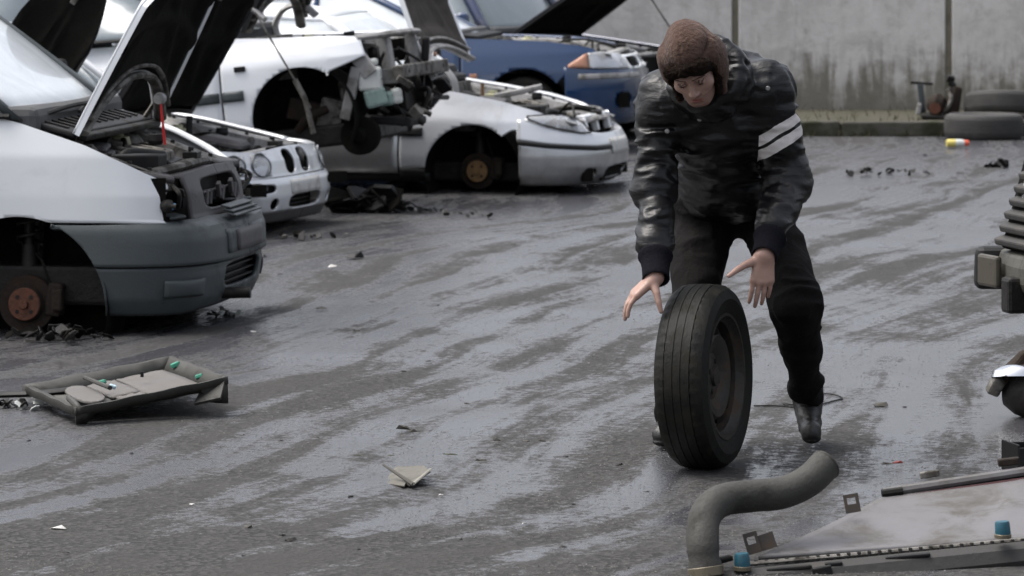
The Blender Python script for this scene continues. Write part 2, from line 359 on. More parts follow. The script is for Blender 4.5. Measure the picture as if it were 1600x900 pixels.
# ------------------------------------------------------------------ car building
class Car:
    """local frame: x forward, y left, origin on the ground under the front axle; the body skin follows a
    plan outline measured by s, the distance round from the nose"""
    def __init__(s, name, label, cat, half, side, front, loc, yaw, pitch=0.0, z=0.0, group='scrapped cars parked in the row'):
        s.root = thing(name, label, cat, (loc[0], loc[1], z), (0, -pitch, -yaw), group)
        pts = curve([(x, y, 0) for x, y in half], 16)
        a = np.array([(p.x, p.y) for p in pts]); ds = np.r_[0, np.cumsum(np.hypot(*np.diff(a, axis=0).T))]
        s.S = ds[-1]; s.ss = np.linspace(0, s.S, 900)
        s.px = np.interp(s.ss, ds, a[:, 0]); s.py = np.interp(s.ss, ds, a[:, 1])
        k = 9; ker = np.ones(k) / k
        tx, ty = np.gradient(s.px), np.gradient(s.py); tx[0], ty[0] = 0, 1
        tx, ty = (np.convolve(np.pad(q, k // 2, 'edge'), ker, 'valid') for q in (tx, ty))
        ln = np.hypot(tx, ty); s.nx, s.ny = ty / ln, -tx / ln
        s.side, s.front = side, front; s.hw = max(y for _, y in half); s.nose = half[0][0]
    def sx(s, x):                                 # where the near flank has this x
        i = np.where((s.py > s.hw * 0.5) & (s.px < s.nose))[0]
        return float(np.interp(-x, -s.px[i], s.ss[i]))
    def inset(s, z, w): 
        a = np.interp(z, *zip(*s.side)); b = np.interp(z, *zip(*s.front)); return a * (1 - w) + b * w
    def pt(s, u, z, off=0.0):
        """u < 0 is the right-hand side"""
        q = abs(u); g = -1 if u < 0 else 1
        x, y, nx, ny = (float(np.interp(q, s.ss, t)) for t in (s.px, s.py, s.nx, s.ny))
        if q < 1e-6: ny = 0
        w = max(0.0, nx) ** 1.3; d = off - s.inset(z, w)
        return Vector((x + nx * d, g * (y + ny * d), z))
    def patch(s, name, m, s0, s1, zlo, zhi, du=0.03, nv=12, holes=(), off=0.0, th=0.014, lip=0.0, sides=(-1, 1), parent=None, smooth=40, bulge=0.0, label=None):
        """a skin panel; zlo / zhi are heights or (s, z) tables; holes are (s, z, rs, rz, power) in the same plane"""
        tab = lambda t, q: t if isinstance(t, (int, float)) else float(np.interp(q, *zip(*t)))
        nu = max(3, int(abs(s1 - s0) / du)); res = []
        for g in sides:
            grid = []
            for i in range(nu + 1):
                q = s0 + (s1 - s0) * i / nu; a, b = tab(zlo, q), tab(zhi, q)
                grid.append([(q, a + (b - a) * j / nv) for j in range(nv + 1)])
            def ff(p):
                best = (9, None)
                for h in holes:
                    dq = (p[0] if s0 >= 0 else abs(p[0])) - h[0]
                    f = (abs(dq / h[2]) ** h[4] + abs((p[1] - h[1]) / h[3]) ** h[4]) ** (1 / h[4])
                    if f < best[0]: best = (f, h)
                return best
            F = [[ff(p) for p in row] for row in grid]; mb = MB(); idx = {}
            def vid(i, j):
                if (i, j) in idx: return idx[i, j]
                q, z = grid[i][j]; f, h = F[i][j]
                if h is not None and f < 1:
                    f = max(f, 1e-3); q = h[0] + (q - h[0]) / f; z = h[1] + (z - h[1]) / f
                e = 0.0
                if bulge:
                    e = bulge * abs(math.sin(math.pi * i / nu) * math.sin(math.pi * j / nv)) ** 0.5
                p = s.pt(g * q if s0 >= 0 else q, z, off + e); idx[i, j] = len(mb.v); mb.v.append(p); return idx[i, j]
            for i in range(nu):
                for j in range(nv):
                    c = ((i, j), (i + 1, j), (i + 1, j + 1), (i, j + 1))
                    if holes and all(F[a][b][0] < 1 for a, b in c): continue
                    mb.f.append(tuple(vid(a, b) for a, b in c))
            if lip:                               # the folded flange along the top edge
                top = []
                for i in range(nu + 1):
                    q, z = grid[i][nv]; top.append((vid(i, nv), s.pt(g * q if s0 >= 0 else q, z - 0.012, off - lip)))
                n0 = len(mb.v); mb.v += [t[1] for t in top]
                mb.f += [(top[i][0], top[i + 1][0], n0 + i + 1, n0 + i) for i in range(nu)]
            o = mb.build(name, m, parent or s.root, smooth=smooth, label=label)
            if th:
                # from_pydata faces were made consistent; push the thickness inward
                md = o.modifiers.new('thickness', 'SOLIDIFY'); md.thickness = th
                c0 = s.pt((g if s0 >= 0 else 1) * (s0 + s1) / 2, 0.5) - s.pt((g if s0 >= 0 else 1) * (s0 + s1) / 2, 0.5, -0.1)
                nrm = sum((p.normal for p in o.data.polygons), Vector()); md.offset = -1 if nrm.dot(c0) > 0 else 1
            res.append(o); 
            if s0 < 0: break
        return res
    def loc(s, px, py, d):
        m = Matrix.Translation(s.root.location) @ s.root.rotation_euler.to_matrix().to_4x4(); return m.inverted() @ P(px, py, d)
    def plate(s, s1, z0, z1, m='plate'):
        s.patch('number_plate', m, -s1, s1, z0, z1, .04, 4, (), .016, .012)
    def arch_liner(s, x, z, r, depth=0.38, a0=-35, a1=215, m='lining', sides=(-1, 1)):
        for g in sides:
            mb = MB(); n = 22; vs = []
            for i in range(n + 1):
                w = R(a0 + (a1 - a0) * i / n)
                for y in (s.hw - 0.035, s.hw - depth): vs.append((x + r * math.cos(w), g * y, z + r * math.sin(w)))
            fs = [(2 * i, 2 * i + 1, 2 * i + 3, 2 * i + 2) for i in range(n)]
            fs.append(tuple(2 * i + 1 for i in range(n + 1)))
            mb.add(vs, fs).build('arch_liner', m, s.root, smooth=40)
    def hub(s, x, z, y=0.20, rdisc=0.125, plate='rust', strut=0.5, sides=(-1,), hang=0.0):
        for g in sides:
            c = Vector((x, g * (s.hw - y), z)); T = Matrix.Translation(c) @ Matrix.Scale(g, 4, (0, 1, 0))
            d = MB().lathe([(0.03, -0.02), (rdisc, -0.02), (rdisc, 0.0), (rdisc * .98, 0.004), (0.085, 0.004), (0.075, 0.035), (0.03, 0.035)], T, 36).build('brake_disc', 'dark_rust', s.root, smooth=35)
            h = MB().lathe([(0.0, 0.06), (0.018, 0.06), (0.022, 0.048), (0.022, 0.044), (0.07, 0.044), (0.074, 0.04), (0.074, 0.02)], T, 30).build('hub', plate, d, smooth=35)
            for k in range(4):
                w = R(45 + 90 * k); MB().lathe([(0.0, 0.047), (0.009, 0.047), (0.009, 0.040)], T @ Matrix.Translation((0.046 * math.cos(w), 0, 0.046 * math.sin(w))), 10).build('bolt_hole', 'oily', h)
            mb = MB().box(c + Vector((0.13, -g * 0.03, 0.02)), (0.07, 0.10, 0.15), (0, R(8), 0)).box(c + Vector((0.15, g * 0.02, 0.02)), (0.05, 0.05, 0.10))
            mb.build('brake_caliper', 'dark_rust', s.root, bevel=0.012)
            top = c + Vector((-0.02, -g * 0.10, strut))
            mb = MB().tube([c + Vector((0, -g * 0.06, 0)), c + Vector((-0.01, -g * 0.08, strut * .5))], [0.045, 0.035], 12).tube([c + Vector((-0.01, -g * 0.08, strut * .45)), top], 0.022, 10)
            q = [c + Vector((-0.01 + 0.055 * math.cos(t), -g * 0.085 + 0.055 * math.sin(t), strut * .5 + t * 0.0095)) for t in np.arange(0, 22, 0.4)]
            mb.tube(q, 0.008, 6); mb.build('suspension_strut', 'oily', s.root, smooth=40)
            MB().box(c + Vector((0.0, -g * 0.08, 0.0)), (0.10, 0.09, 0.22)).tube([c + Vector((0, -g * 0.08, -0.04)), c + Vector((0.05, -g * 0.45, -0.03))], 0.025, 8).tube([c + Vector((-0.06, -g * 0.08, 0.03)), c + Vector((-0.1, -g * 0.5, 0.05))], 0.013, 8).build('knuckle', 'oily', s.root, bevel=0.01)
            MB().tube(curve([c + Vector((0.10, -g * 0.02, 0.08)), c + Vector((0.05, -g * .05, .2)), c + Vector((-.08, -g * .12, .28))]), 0.007, 6).build('brake_hose', 'rubber', s.root, smooth=40)
    def underbody(s, x0, x1, z0, z1, inn=0.16):  # dark floor box added to block light beneath the car
        MB().box(((x0 + x1) / 2, 0, (z0 + z1) / 2), (x1 - x0, 2 * (s.hw - inn), z1 - z0)).build('underbody', 'oily', s.root, bevel=0.02)
    def bonnet(s, x, z, hw0, hw1, L, ang, paint, lining='lining', crown=0.03, arch=0.0, cut=0.0, rim=0.028, y0=0.0, frame='bay_metal'):
        """an opened bonnet hinged along its rear edge; cut > 0 leaves the round openings of the inner frame near the hinges"""
        ca, sa = math.cos(ang), math.sin(ang); n, k = 18, 18
        def q(h, f, t):
            hw = hw0 + (hw1 - hw0) * (h / L) ** 1.5
            if h > L * 0.86: hw *= 1 - 0.25 * ((h / L - 0.86) / 0.14) ** 2
            hh = h - 0.10 * L * f * f * (h / L) ** 2 + arch * (1 - abs(f) ** 2.5) * (1 - h / L)
            tt = t + crown * (1 - f * f) - 0.02 * abs(f) ** 6
            return Vector((x + hh * ca - tt * sa, y0 + f * hw, z + hh * sa + tt * ca))
        mb = MB(); vs = [q(L * i / n, -1 + 2 * j / k, 0) for i in range(n + 1) for j in range(k + 1)]
        fs = [(i * (k + 1) + j, i * (k + 1) + j + 1, (i + 1) * (k + 1) + j + 1, (i + 1) * (k + 1) + j) for i in range(n) for j in range(k)]
        mb.add(vs, fs); o = mb.build('bonnet', paint, s.root, smooth=50)
        md = o.modifiers.new('thickness', 'SOLIDIFY'); md.thickness = 0.012; md.offset = 0
        fl = MB()                                  # folded rim, painted
        loop = [(h, -1) for h in np.linspace(0, L, n + 1)] + [(L, f) for f in np.linspace(-1, 1, k + 1)[1:]] + [(h, 1) for h in np.linspace(L, 0, n + 1)[1:]] + [(0, f) for f in np.linspace(1, -1, k + 1)[1:-1]]
        nl = len(loop); a = [q(h, f, -0.004) for h, f in loop]; b = [q(h, f, -rim) for h, f in loop]
        inn = [q(min(max(h, 0.03), L - 0.03), max(-0.95, min(0.95, f)), -rim) for h, f in loop]
        fl.add(a + b + inn, [(i, (i + 1) % nl, nl + (i + 1) % nl, nl + i) for i in range(nl)] + [(nl + i, nl + (i + 1) % nl, 2 * nl + (i + 1) % nl, 2 * nl + i) for i in range(nl)])
        fl.build('bonnet_rim', paint, o, smooth=35)
        mb = MB(); h0 = 0.03 + cut; n2, k2 = 26, 30; g = []
        for i in range(n2 + 1):
            for j in range(k2 + 1):
                h = h0 + (L - 0.03 - h0) * i / n2; f = -0.955 + 1.91 * j / k2; hf = i / n2
                rib = min(abs(f - 0.75 * (1 - hf)), abs(f + 0.75 * (1 - hf)), abs(abs(f) - 0.86), abs(hf - 0.08), abs(hf - 0.93), abs(hf - .55))
                e = -rim - 0.012 + 0.022 * min(1, max(0, (rib - 0.03) / 0.08))
                g.append(q(h, f, e))
        mb.add(g, [(i * (k2 + 1) + j, i * (k2 + 1) + j + 1, (i + 1) * (k2 + 1) + j + 1, (i + 1) * (k2 + 1) + j) for i in range(n2) for j in range(k2)])
        mb.build('bonnet_lining', lining, o, smooth=50)
        if arch:
            for h_, w_ in ((0.0, .030), (0.075, .018)):
                MB().tube([q(h_, f, -rim - .012) for f in np.linspace(-.97, .97, 25)], w_, 8, flat=.6).build('bonnet_inner_frame', frame, o, smooth=40)
        latch = MB().box(q(L * 0.93, 0, -0.055), (0.05, 0.09, 0.03), (0, -ang, 0)).box(q(L * 0.90, 0, -0.06), (0.10, 0.03, 0.02), (0, -ang, 0)); latch.build('latch', 'bay_metal', o, bevel=0.004)
        return o, q
    def hinge_arm(s, pts, w=0.03, m='bay_metal'):
        c = curve(pts, 8); MB().tube(c, w, 8, flat=0.35).build('hinge_arm', m, s.root, smooth=40)
    def bay(s, x0, x1, hw, z0, zt, seed, slam=True, rad=True, items=True, wing='primer'):
        """what lies open under a raised bonnet"""
        r = random.Random(seed); rt = s.root; ZT = zt if callable(zt) else (lambda x: zt)
        mid = (x0 + x1) / 2; L = x1 - x0
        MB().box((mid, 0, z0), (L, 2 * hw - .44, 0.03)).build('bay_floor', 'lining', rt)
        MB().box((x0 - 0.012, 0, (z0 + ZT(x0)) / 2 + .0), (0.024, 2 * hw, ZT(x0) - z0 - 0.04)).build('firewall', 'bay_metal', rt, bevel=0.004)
        for g in (-1, 1):
            mb = MB(); n = 10
            for i in range(n + 1):
                xx = x0 + L * i / n; zz = ZT(xx) - 0.035
                mb.v += [Vector((xx, g * (hw + 0.05), zz)), Vector((xx, g * (hw - 0.05), zz - 0.01)), Vector((xx, g * (hw - 0.08), zz - 0.08)), Vector((xx, g * (hw - 0.06), zz - 0.12))]
            for i in range(n):
                for j in range(3): a = 4 * i + j; mb.f.append((a, a + 1, a + 5, a + 4))
            o = mb.build('inner_wing', wing, rt, smooth=30); o.modifiers.new('t', 'SOLIDIFY').thickness = 0.006
            for k in range(6):
                xx = x0 + L * (k + .5) / 6; MB().tube([(xx, g * hw, ZT(xx) - 0.045), (xx, g * hw, ZT(xx) - 0.026)], 0.011, 6).build('wing_bolt', 'oily', o)
            xs = x0 + 0.22 * L; zs = ZT(xs) - 0.09
            MB().lathe([(0.0, 0.05), (0.03, 0.05), (0.035, 0.03), (0.075, 0.03), (0.10, 0.0), (0.12, -0.05), (0.12, -0.2)], Matrix.Translation((xs, g * (hw - 0.17), zs)) @ Matrix.Rotation(R(90), 4, 'X'), 24).build('strut_tower', 'bay_metal', rt, smooth=35)
        if slam:
            c = [(x1 - 0.09, -hw + .02, ZT(x1) - .05), (x1 - 0.01, -hw * .5, ZT(x1) - .03), (x1 + 0.015, 0, ZT(x1) - .02), (x1 - 0.01, hw * .5, ZT(x1) - .03), (x1 - 0.09, hw - .02, ZT(x1) - .05)]
            MB().tube(curve(c, 6), 0.042, 8, flat=0.5).build('slam_panel', wing, rt, smooth=30)
            MB().box((x1 + 0.0, 0.02, ZT(x1) + 0.012), (0.07, 0.09, 0.03)).tube([(x1 - .01, .02, ZT(x1)), (x1 - .01, .02, ZT(x1) + .05)], 0.009, 6).build('bonnet_catch', 'oily', rt, bevel=0.005)
        if rad:
            o = MB().box((x1 - 0.10, 0, (z0 + ZT(x1)) / 2 - .02), (0.035, 1.5 * hw, ZT(x1) - z0 - .06)).build('radiator', 'oily', rt, bevel=0.004)
            fan = MB().lathe([(0.15, -0.02), (0.165, -0.02), (0.165, 0.02), (0.15, 0.02)], Matrix.Translation((x1 - 0.16, 0.1, (z0 + ZT(x1)) / 2)) @ Matrix.Rotation(R(90), 4, 'Z'), 24, closed=True)
            for k in range(6):
                w = k * math.pi / 3; fan.box((x1 - 0.16, 0.1 + 0.08 * math.cos(w), (z0 + ZT(x1)) / 2 + 0.08 * math.sin(w)), (0.006, 0.14, 0.045), (w, 0, 0))
            fan.build('cooling_fan', 'black_plastic', rt, smooth=30)
        if not items: return
        zc = ZT(mid); e = MB().box((mid - .02, 0.06, zc - 0.30), (0.40, 0.62, 0.30)).box((mid + .02, 0.10, zc - 0.155), (0.26, 0.50, 0.10), (R(3), R(9), 0))
        for k in range(5): e.box((mid + .15, -0.12 + k * 0.11, zc - 0.20), (0.14, 0.05, 0.045), (0, R(30), 0))
        e.build('engine_block', 'oily', rt, bevel=0.012)
        cv = MB().box((mid + .02, 0.10, zc - 0.09), (0.22, 0.46, 0.05), (R(2), R(9), 0), 0.9)
        for k in range(3): cv.box((mid + .02, -0.05 + k * .14, zc - 0.062), (0.17, 0.03, 0.02), (0, R(9), 0))
        cv.build('cam_cover', 'alloy', rt, bevel=0.012)
        MB().lathe([(0, .05), (.035, .05), (.04, .02), (.03, .0)], Matrix.Translation((mid + .04, .28, zc - 0.05)) @ Matrix.Rotation(R(90), 4, 'X'), 16).build('oil_cap', 'black_plastic', rt, smooth=30)
        bt = MB().box((mid + .12, -hw + 0.25, zc - 0.15), (0.22, 0.17, 0.18)); bt.build('battery', 'black_plastic', rt, bevel=0.008)
        MB().box((mid - .14, -hw + 0.30, zc - 0.11), (0.26, 0.24, 0.13), (R(4), R(5), R(8)), 0.88).box((mid - .14, -hw + 0.30, zc - 0.03), (0.20, 0.19, 0.03), (R(4), R(5), R(8))).build('air_filter_box', 'warm_grey_plastic', rt, bevel=0.015)
        MB().lathe([(0, .07), (.03, .07), (.033, .05), (.06, .045), (.07, .0), (.06, -.07), (0, -.07)], Matrix.Translation((x0 + .22 * L, hw - .27, zc - .06)) @ Matrix.Rotation(R(90), 4, 'X'), 20).build('header_tank', 'tank_yellow', rt, smooth=40)
        MB().lathe([(0, .05), (.09, .05), (.115, .02), (.115, -.02), (.09, -.06), (0, -.06)], Matrix.Translation((x0 + .08, hw - .45, zc - .1)) @ Matrix.Rotation(R(90), 4, 'Z'), 24).build('brake_servo', 'oily', rt, smooth=35)
        for k in range(7):
            p = Vector((x0 + L * r.random(), r.uniform(-hw, hw) * .8, zc - r.uniform(.08, .2))); q = Vector((x0 + L * r.random(), r.uniform(-hw, hw) * .8, zc - r.uniform(.1, .25)))
            mm = (p + q) / 2 + Vector((r.uniform(-.1, .1), r.uniform(-.1, .1), r.uniform(.04, .12))); mm.z = min(mm.z, zc - .03)
            MB().tube(curve([p, mm, q]), r.choice((0.009, 0.014, 0.022)), 8).build('hose', r.choice(('rubber', 'old_rubber', 'oily')), rt, smooth=50)
        for k in range(9):
            xx = x0 + L * r.random(); p = Vector((xx, r.uniform(-hw, hw) * .85, ZT(xx) - r.uniform(.07, .15)))
            MB().box(p, (r.uniform(.03, .10), r.uniform(.03, .12), r.uniform(.03, .08)), (r.random() * .4, r.random() * .4, r.random() * 3)).build('bracket', r.choice(('bay_metal', 'alloy', 'oily', 'black_plastic')), rt, bevel=0.006)
    def cabin(s, xb, zb, xt, zt, xr, xrb, hwb, hwt, paint, glass='glass', bow=0.10, bpost=-1.25, pw=0.035, zbr=None, pillar=None):
        """glasshouse: windscreen base xb/zb, roof xt..xr at zt, rear glass base xrb"""
        rt = s.root; zbr = zb if zbr is None else zbr; n = 10; k = 8
        def W(f, t):                              # windscreen surface
            x = xb + (xt - xb) * t + bow * (1 - f * f) * (1 - .35 * t); y = f * (hwb + (hwt - hwb) * t); z = zb + (zt - zb) * t + 0.03 * (1 - f * f) * t
            return Vector((x, y, z + 0.02 * math.sin(math.pi * t)))
        mb = MB(); mb.add([W(-.95 + 1.9 * j / n, 0.01 + .96 * i / k) for i in range(k + 1) for j in range(n + 1)], [(i * (n + 1) + j, i * (n + 1) + j + 1, (i + 1) * (n + 1) + j + 1, (i + 1) * (n + 1) + j) for i in range(k) for j in range(n)])
        o = mb.build('windscreen', glass, rt, smooth=60); o.modifiers.new('t', 'SOLIDIFY').thickness = 0.006
        rf = MB(); g = []
        for i in range(9):
            x = xt + (xr - xt) * i / 8; hump = 0.05 * math.sin(math.pi * i / 8)
            for j in range(13):
                f = -1 + j / 6; xx = x + (bow * .65 * (1 - f * f) if i == 0 else 0)
                g.append((xx, f * hwt * 1.02, zt + hump * (1 - .3 * f * f) + 0.035 * (1 - f * f) - 0.02 * abs(f) ** 5))
        rf.add(g, [(i * 13 + j, i * 13 + j + 1, (i + 1) * 13 + j + 1, (i + 1) * 13 + j) for i in range(8) for j in range(12)])
        o = rf.build('roof', paint, rt, smooth=60); o.modifiers.new('t', 'SOLIDIFY').thickness = 0.03
        for g in (-1, 1):
            hb = hwb + 0.06; ht = hwt
            S = lambda x, t: Vector((x, g * (hb + (ht - hb) * t + 0.02 * math.sin(math.pi * t)), zb + (zbr - zb) * ((xb - x) / (xb - xrb)) * (1 - t) + (zt - zb) * t))
            lerp = lambda a, b, t: a + (b - a) * t
            def strip(x0, x1, x2, x3, nm, m, th, inn=0.0):
                mm = MB(); q = 6
                vs = [S(lerp(x0, x2, i / q), i / q) for i in range(q + 1)] + [S(lerp(x1, x3, i / q), i / q) for i in range(q + 1)]
                for v in vs: v.y -= g * inn
                mm.add(vs, [(i, i + 1, q + 2 + i, q + 1 + i) for i in range(q)])
                oo = mm.build(nm, m, rt, smooth=50); oo.modifiers.new('t', 'SOLIDIFY').thickness = th; return oo
            strip(xb - .02, xb + .0 + 2 * pw, xt - .04, xt + .0 + 2 * pw, 'pillar', pillar or paint, 0.05)
            strip(bpost - .04, bpost + .04, bpost - .06, bpost + .02, 'pillar', paint, 0.04)
            strip(xrb - .0, xrb + .16, xr - .02, xr + .12, 'pillar', paint, 0.05)
            strip(bpost + .045, xb - .03, bpost + .025, xt - .05, 'side_window', glass, 0.006, 0.012)
            strip(xrb + .165, bpost - .045, xr + .125, bpost - .065, 'side_window', glass, 0.006, 0.012)
            a = [Vector((xb - .02, g * hb, zb + .01)), Vector((xrb, g * hb, zbr + .01))]
            MB().tube([a[0], a[1]], 0.014, 6).build('window_seal', 'black_plastic', rt)
        mb = MB(); mb.add([(xrb + .08, -hwb, zbr), (xrb + .08, hwb, zbr), (xr, hwt * .95, zt), (xr, -hwt * .95, zt)], [(0, 1, 2, 3)])
        o = mb.build('rear_window', glass, rt); o.modifiers.new('t', 'SOLIDIFY').thickness = 0.006
        d = MB().box((xb - .12, 0, zb - .02), (0.42, 2 * hwb, 0.14)).build('dashboard', 'interior', rt, bevel=0.04)
        MB().lathe([(.165, -.014), (.19, -.014), (.19, .014), (.165, .014)], Matrix.Translation((xb - .45, -.36, zb + .02)) @ Matrix.Rotation(R(65), 4, 'Y') @ Matrix.Rotation(R(90), 4, 'X'), 24, closed=True).build('steering_wheel', 'black_plastic', d, smooth=30)
        for y in (-.36, .36):
            MB().box((xb - 1.05, y, zb - .12), (0.14, 0.46, 0.62), (0, R(-14), 0), .85).box((xb - 1.13, y, zb + .29), (0.09, .24, .16), (0, R(-10), 0)).build('seat', 'interior', rt, bevel=0.05)
    def mirror(s, x, y, z, m):
        g = -1 if y < 0 else 1
        MB().box((x, y + g * .10, z + .04), (0.10, 0.19, 0.14), (0, 0, g * R(12)), .9).box((x + .01, y + g * .0, z), (0.06, .09, .05)).build('door_mirror', m, s.root, bevel=0.03, seg=3)
    def wheel(s, x, z, r=0.29, w=0.18, sides=(-1, 1)):
        for g in sides:
            T = Matrix.Translation((x, g * (s.hw - w / 2 - .03), z)) @ Matrix.Scale(g, 4, (0, 1, 0))
            t = MB().lathe([(r * .66, w * .42), (r * .80, w * .5), (r * .93, w * .47), (r, w * .33), (r, -w * .33), (r * .93, -w * .47), (r * .66, -w * .42)], T, 36).build('tyre', 'rubber', s.root, smooth=35)
            MB().lathe([(0, w * .28), (.06, w * .28), (.09, w * .15), (r * .5, w * .22), (r * .60, w * .18), (r * .62, w * .42), (r * .67, w * .43)], T, 30).build('rim', 'oily', t, smooth=35)
# ------------------------------------------------------------------ the cars
def curve2(tab): return [(x, z) for x, z in zip(np.linspace(tab[0][0], tab[-1][0], 14), np.interp(np.linspace(tab[0][0], tab[-1][0], 14), *zip(*tab)))]
def flank(c, m, doors, z0, zbelt, tail, hole, rearhole=None, lower=None, strip=None, handle=True, side_m='black_plastic'):
    """doors, rear quarter and tail; doors is a list of x limits"""
    for a, b in zip(doors[:-1], doors[1:]):
        hs = [h for h in (hole, rearhole) if h]
        for o in c.patch('door' if a > doors[-2] else 'rear_quarter', m, c.sx(a - .004), c.sx(b + .004), z0, zbelt, 0.05, 12, hs):
            pass
        if strip:
            c.patch('rub_strip', side_m, c.sx(a - .01), c.sx(b + .01) if b > doors[-1] + .05 else c.sx(b + .3), strip[0], strip[1], 0.1, 3, (), 0.012, 0.014)
        if handle and a > doors[-2]:
            for g in (-1, 1):
                p = c.pt(g * c.sx(b + .16), zbelt(0) - .10 if callable(zbelt) else (zbelt if isinstance(zbelt, float) else zbelt[0][1]) - .10, .012)
                MB().box(p, (0.16, 0.025, 0.03)).build('door_handle', 'black_plastic', c.root, bevel=0.008)
    c.patch('tail', m, c.sx(doors[-1] - .004), c.S - 0.0, z0 + .05, zbelt if isinstance(zbelt, float) else zbelt[-1][1], 0.06, 8)

# ---- white van with grey bumpers, nearest
def van():
    yaw = R(9.5); hubw = P(25, 478, 18.55); hw = 0.89
    c = Car('van', 'white van with raised bonnet, missing headlamp and bare rusty front hub, nearest of the row', 'van',
            [(.86, 0), (.855, .25), (.83, .48), (.77, .66), (.65, .79), (.45, .86), (.1, .885), (-.6, .89), (-1.6, .89), (-3.0, .88), (-3.3, .82), (-3.42, .6), (-3.45, 0)],
            [(.08, .06), (.16, .02), (.30, .0), (.46, .01), (.49, .018), (.505, .03), (.62, .03), (.80, .04), (.93, .07), (1.0, .09), (1.9, .2)],
            [(.08, .07), (.16, .03), (.26, .015), (.30, .02), (.31, .0), (.42, .005), (.48, .03), (.505, .10), (.62, .12), (.72, .17), (.95, .30), (1.9, .35)],
            (hubw.x + hw * math.sin(yaw), 18.55 + hw * math.cos(yaw)), yaw)
    zc = 0.13; R0 = 0.40; A = c.sx(0.0); hole = (A, zc, R0, R0, 2)
    top = [(c.sx(.715), .67), (c.sx(.58), .725), (c.sx(.3), .85), (c.sx(.0), .945), (c.sx(-.36), 1.03)]
    # bumper in two tones of relief: upper roll, groove, lower skirt
    c.patch('bumper', 'grey_plastic', 0, c.sx(.15), [(0, .31), (.6, .31), (3, .31)], [(0, .50), (.35, .51), (.7, .505), (1.2, .495), (3, .49)], .02, 12, [hole], th=.02, lip=.10)
    sk = c.patch('bumper_skirt', 'grey_plastic', 0, c.sx(.12), [(0, .115), (.5, .10), (.7, .085), (3, .10)], .302, .02, 14,
            [hole, (0.0, .235, .34, .055, 5)], off=-.006, th=.02)
    for g in (-1, 1): c.patch('lamp_blank', 'grey_plastic', .58, .84, .165, .245, .03, 6, (), .004, .014, sides=(g,), bulge=.012)
    MB().box((.74, 0, .235), (.06, .72, .12)).build('intake_recess', 'black_plastic', c.root)
    for k in range(3): MB().box((.79, 0, .20 + .03 * k), (.02, .68, .008)).build('intake_slat', 'black_plastic', c.root)
    c.patch('bumper_trim', 'grey_plastic', 0, .36, .34, .45, .04, 5, (), .008, .01)
    c.plate(.24, .345, .44, 'warm_grey_plastic')
    # wings and flank
    c.patch('front_wing', 'white_paint', c.sx(.715), c.sx(-.352), [(c.sx(.68), .50), (c.sx(.4), .505), (c.sx(-.4), .505)], top, .02, 24, [hole, (c.sx(.775), .555, .165, .118, 2.0)], lip=.05)
    c.patch('front_wing_tail', 'white_paint', c.sx(-.30), c.sx(-.352), .12, .505, .03, 6, [hole])
    flank(c, 'white_paint', [-.36, -1.35, -3.0], .12, 1.05, 0, None, (c.sx(-2.6), .13, .40, .40, 2), strip=(.40, .50), side_m='grey_plastic')
    c.arch_liner(0, zc, R0 + .012); c.arch_liner(-2.6, zc, .41)
    # headlamp openings, empty
    for g in (-1, 1):
        MB().box((.47, g * .62, .605), (.26, .30, .19), (0, 0, -g * R(20))).build('headlamp_cavity', 'lining', c.root)
        MB().lathe([(.02, .05), (.03, .03), (.03, 0), (.012, -.02), (.012, -.05)], Matrix.Translation((.66, g * .72, .575)) @ Matrix.Rotation(R(60), 4, 'Z'), 12).build('bulb_holder', 'oily', c.root, smooth=30)
        MB().box((.685, g * .735, .575), (.008, .008, .030), (0, R(20), 0)).build('blue_connector', 'light_blue', c.root, bevel=.003)
        MB().tube(curve([(.66, g * .66, .66), (.70, g * .70, .63), (.69, g * .66, .59), (.67, g * .60, .56)]), .011, 6).tube(curve([(.62, g * .7, .64), (.69, g * .64, .645), (.70, g * .61, .61)]), .007, 6).build('wiring', 'oily', c.root, smooth=40)
        MB().box((.64, g * .58, .52), (.08, .20, .015), (0, R(-6), -g * R(28))).build('lamp_tray', 'grey_plastic', c.root, bevel=.008)
    # front panel between the lamps, with the empty grille opening
    fp = c.patch('front_panel', 'warm_grey_plastic', 0, .545, [(0, .50), (.545, .50)], [(0, .72), (.5, .705), (.545, .70)], .02, 14, [(.0, .608, .36, .070, 5)], off=-.005, th=.02, lip=.14)
    for g in (-1, 1):
        MB().box((.56, g * .60, .70), (.17, .16, .035), (0, R(10), -g * R(20))).build('lamp_cowl', 'warm_grey_plastic', c.root, bevel=.015)
    MB().box((.60, 0, .605), (.05, .66, .13)).build('grille_recess', 'black_plastic', c.root)
    br = MB(); r = random.Random(4)
    for k in range(7): br.box((.725 + r.uniform(-.02, .01), -.24 + .08 * k, .60 + r.uniform(-.02, .02)), (.02, .035, .07), (r.uniform(-.8, .8), 0, 0))
    br.box((.71, 0, .61), (.015, .6, .012)); br.build('broken_grille', 'warm_grey_plastic', c.root, bevel=.004)
    for k in range(3): MB().box((.80 + .018 * (2 - k), 0, .508 + .017 * k), (.045, .52 - .03 * k, .008), (0, R(12), 0)).build('grille_slat', 'grey_plastic', c.root, bevel=.002)
    MB().tube([(.74, -.30, .15), (.93, -.28, .155)], .026, 12).build('towing_pipe', 'oily', c.root, smooth=40)
    # bay, bonnet, screen
    zt = lambda x: float(np.interp(x, (-.1, .2, .45, .75), (.95, .88, .79, .70)))
    c.bay(.02, .58, .58, .30, zt, 11, wing='bay_metal')
    MB().box((.40, -.34, .70), (.34, .20, .06), (0, R(18), R(6))).build('air_duct', 'black_plastic', c.root, bevel=.02)
    MB().box((.10, 0, .915), (.24, 1.40, .03), (0, R(14), 0)).build('cowl_panel', 'black_plastic', c.root, bevel=.01)
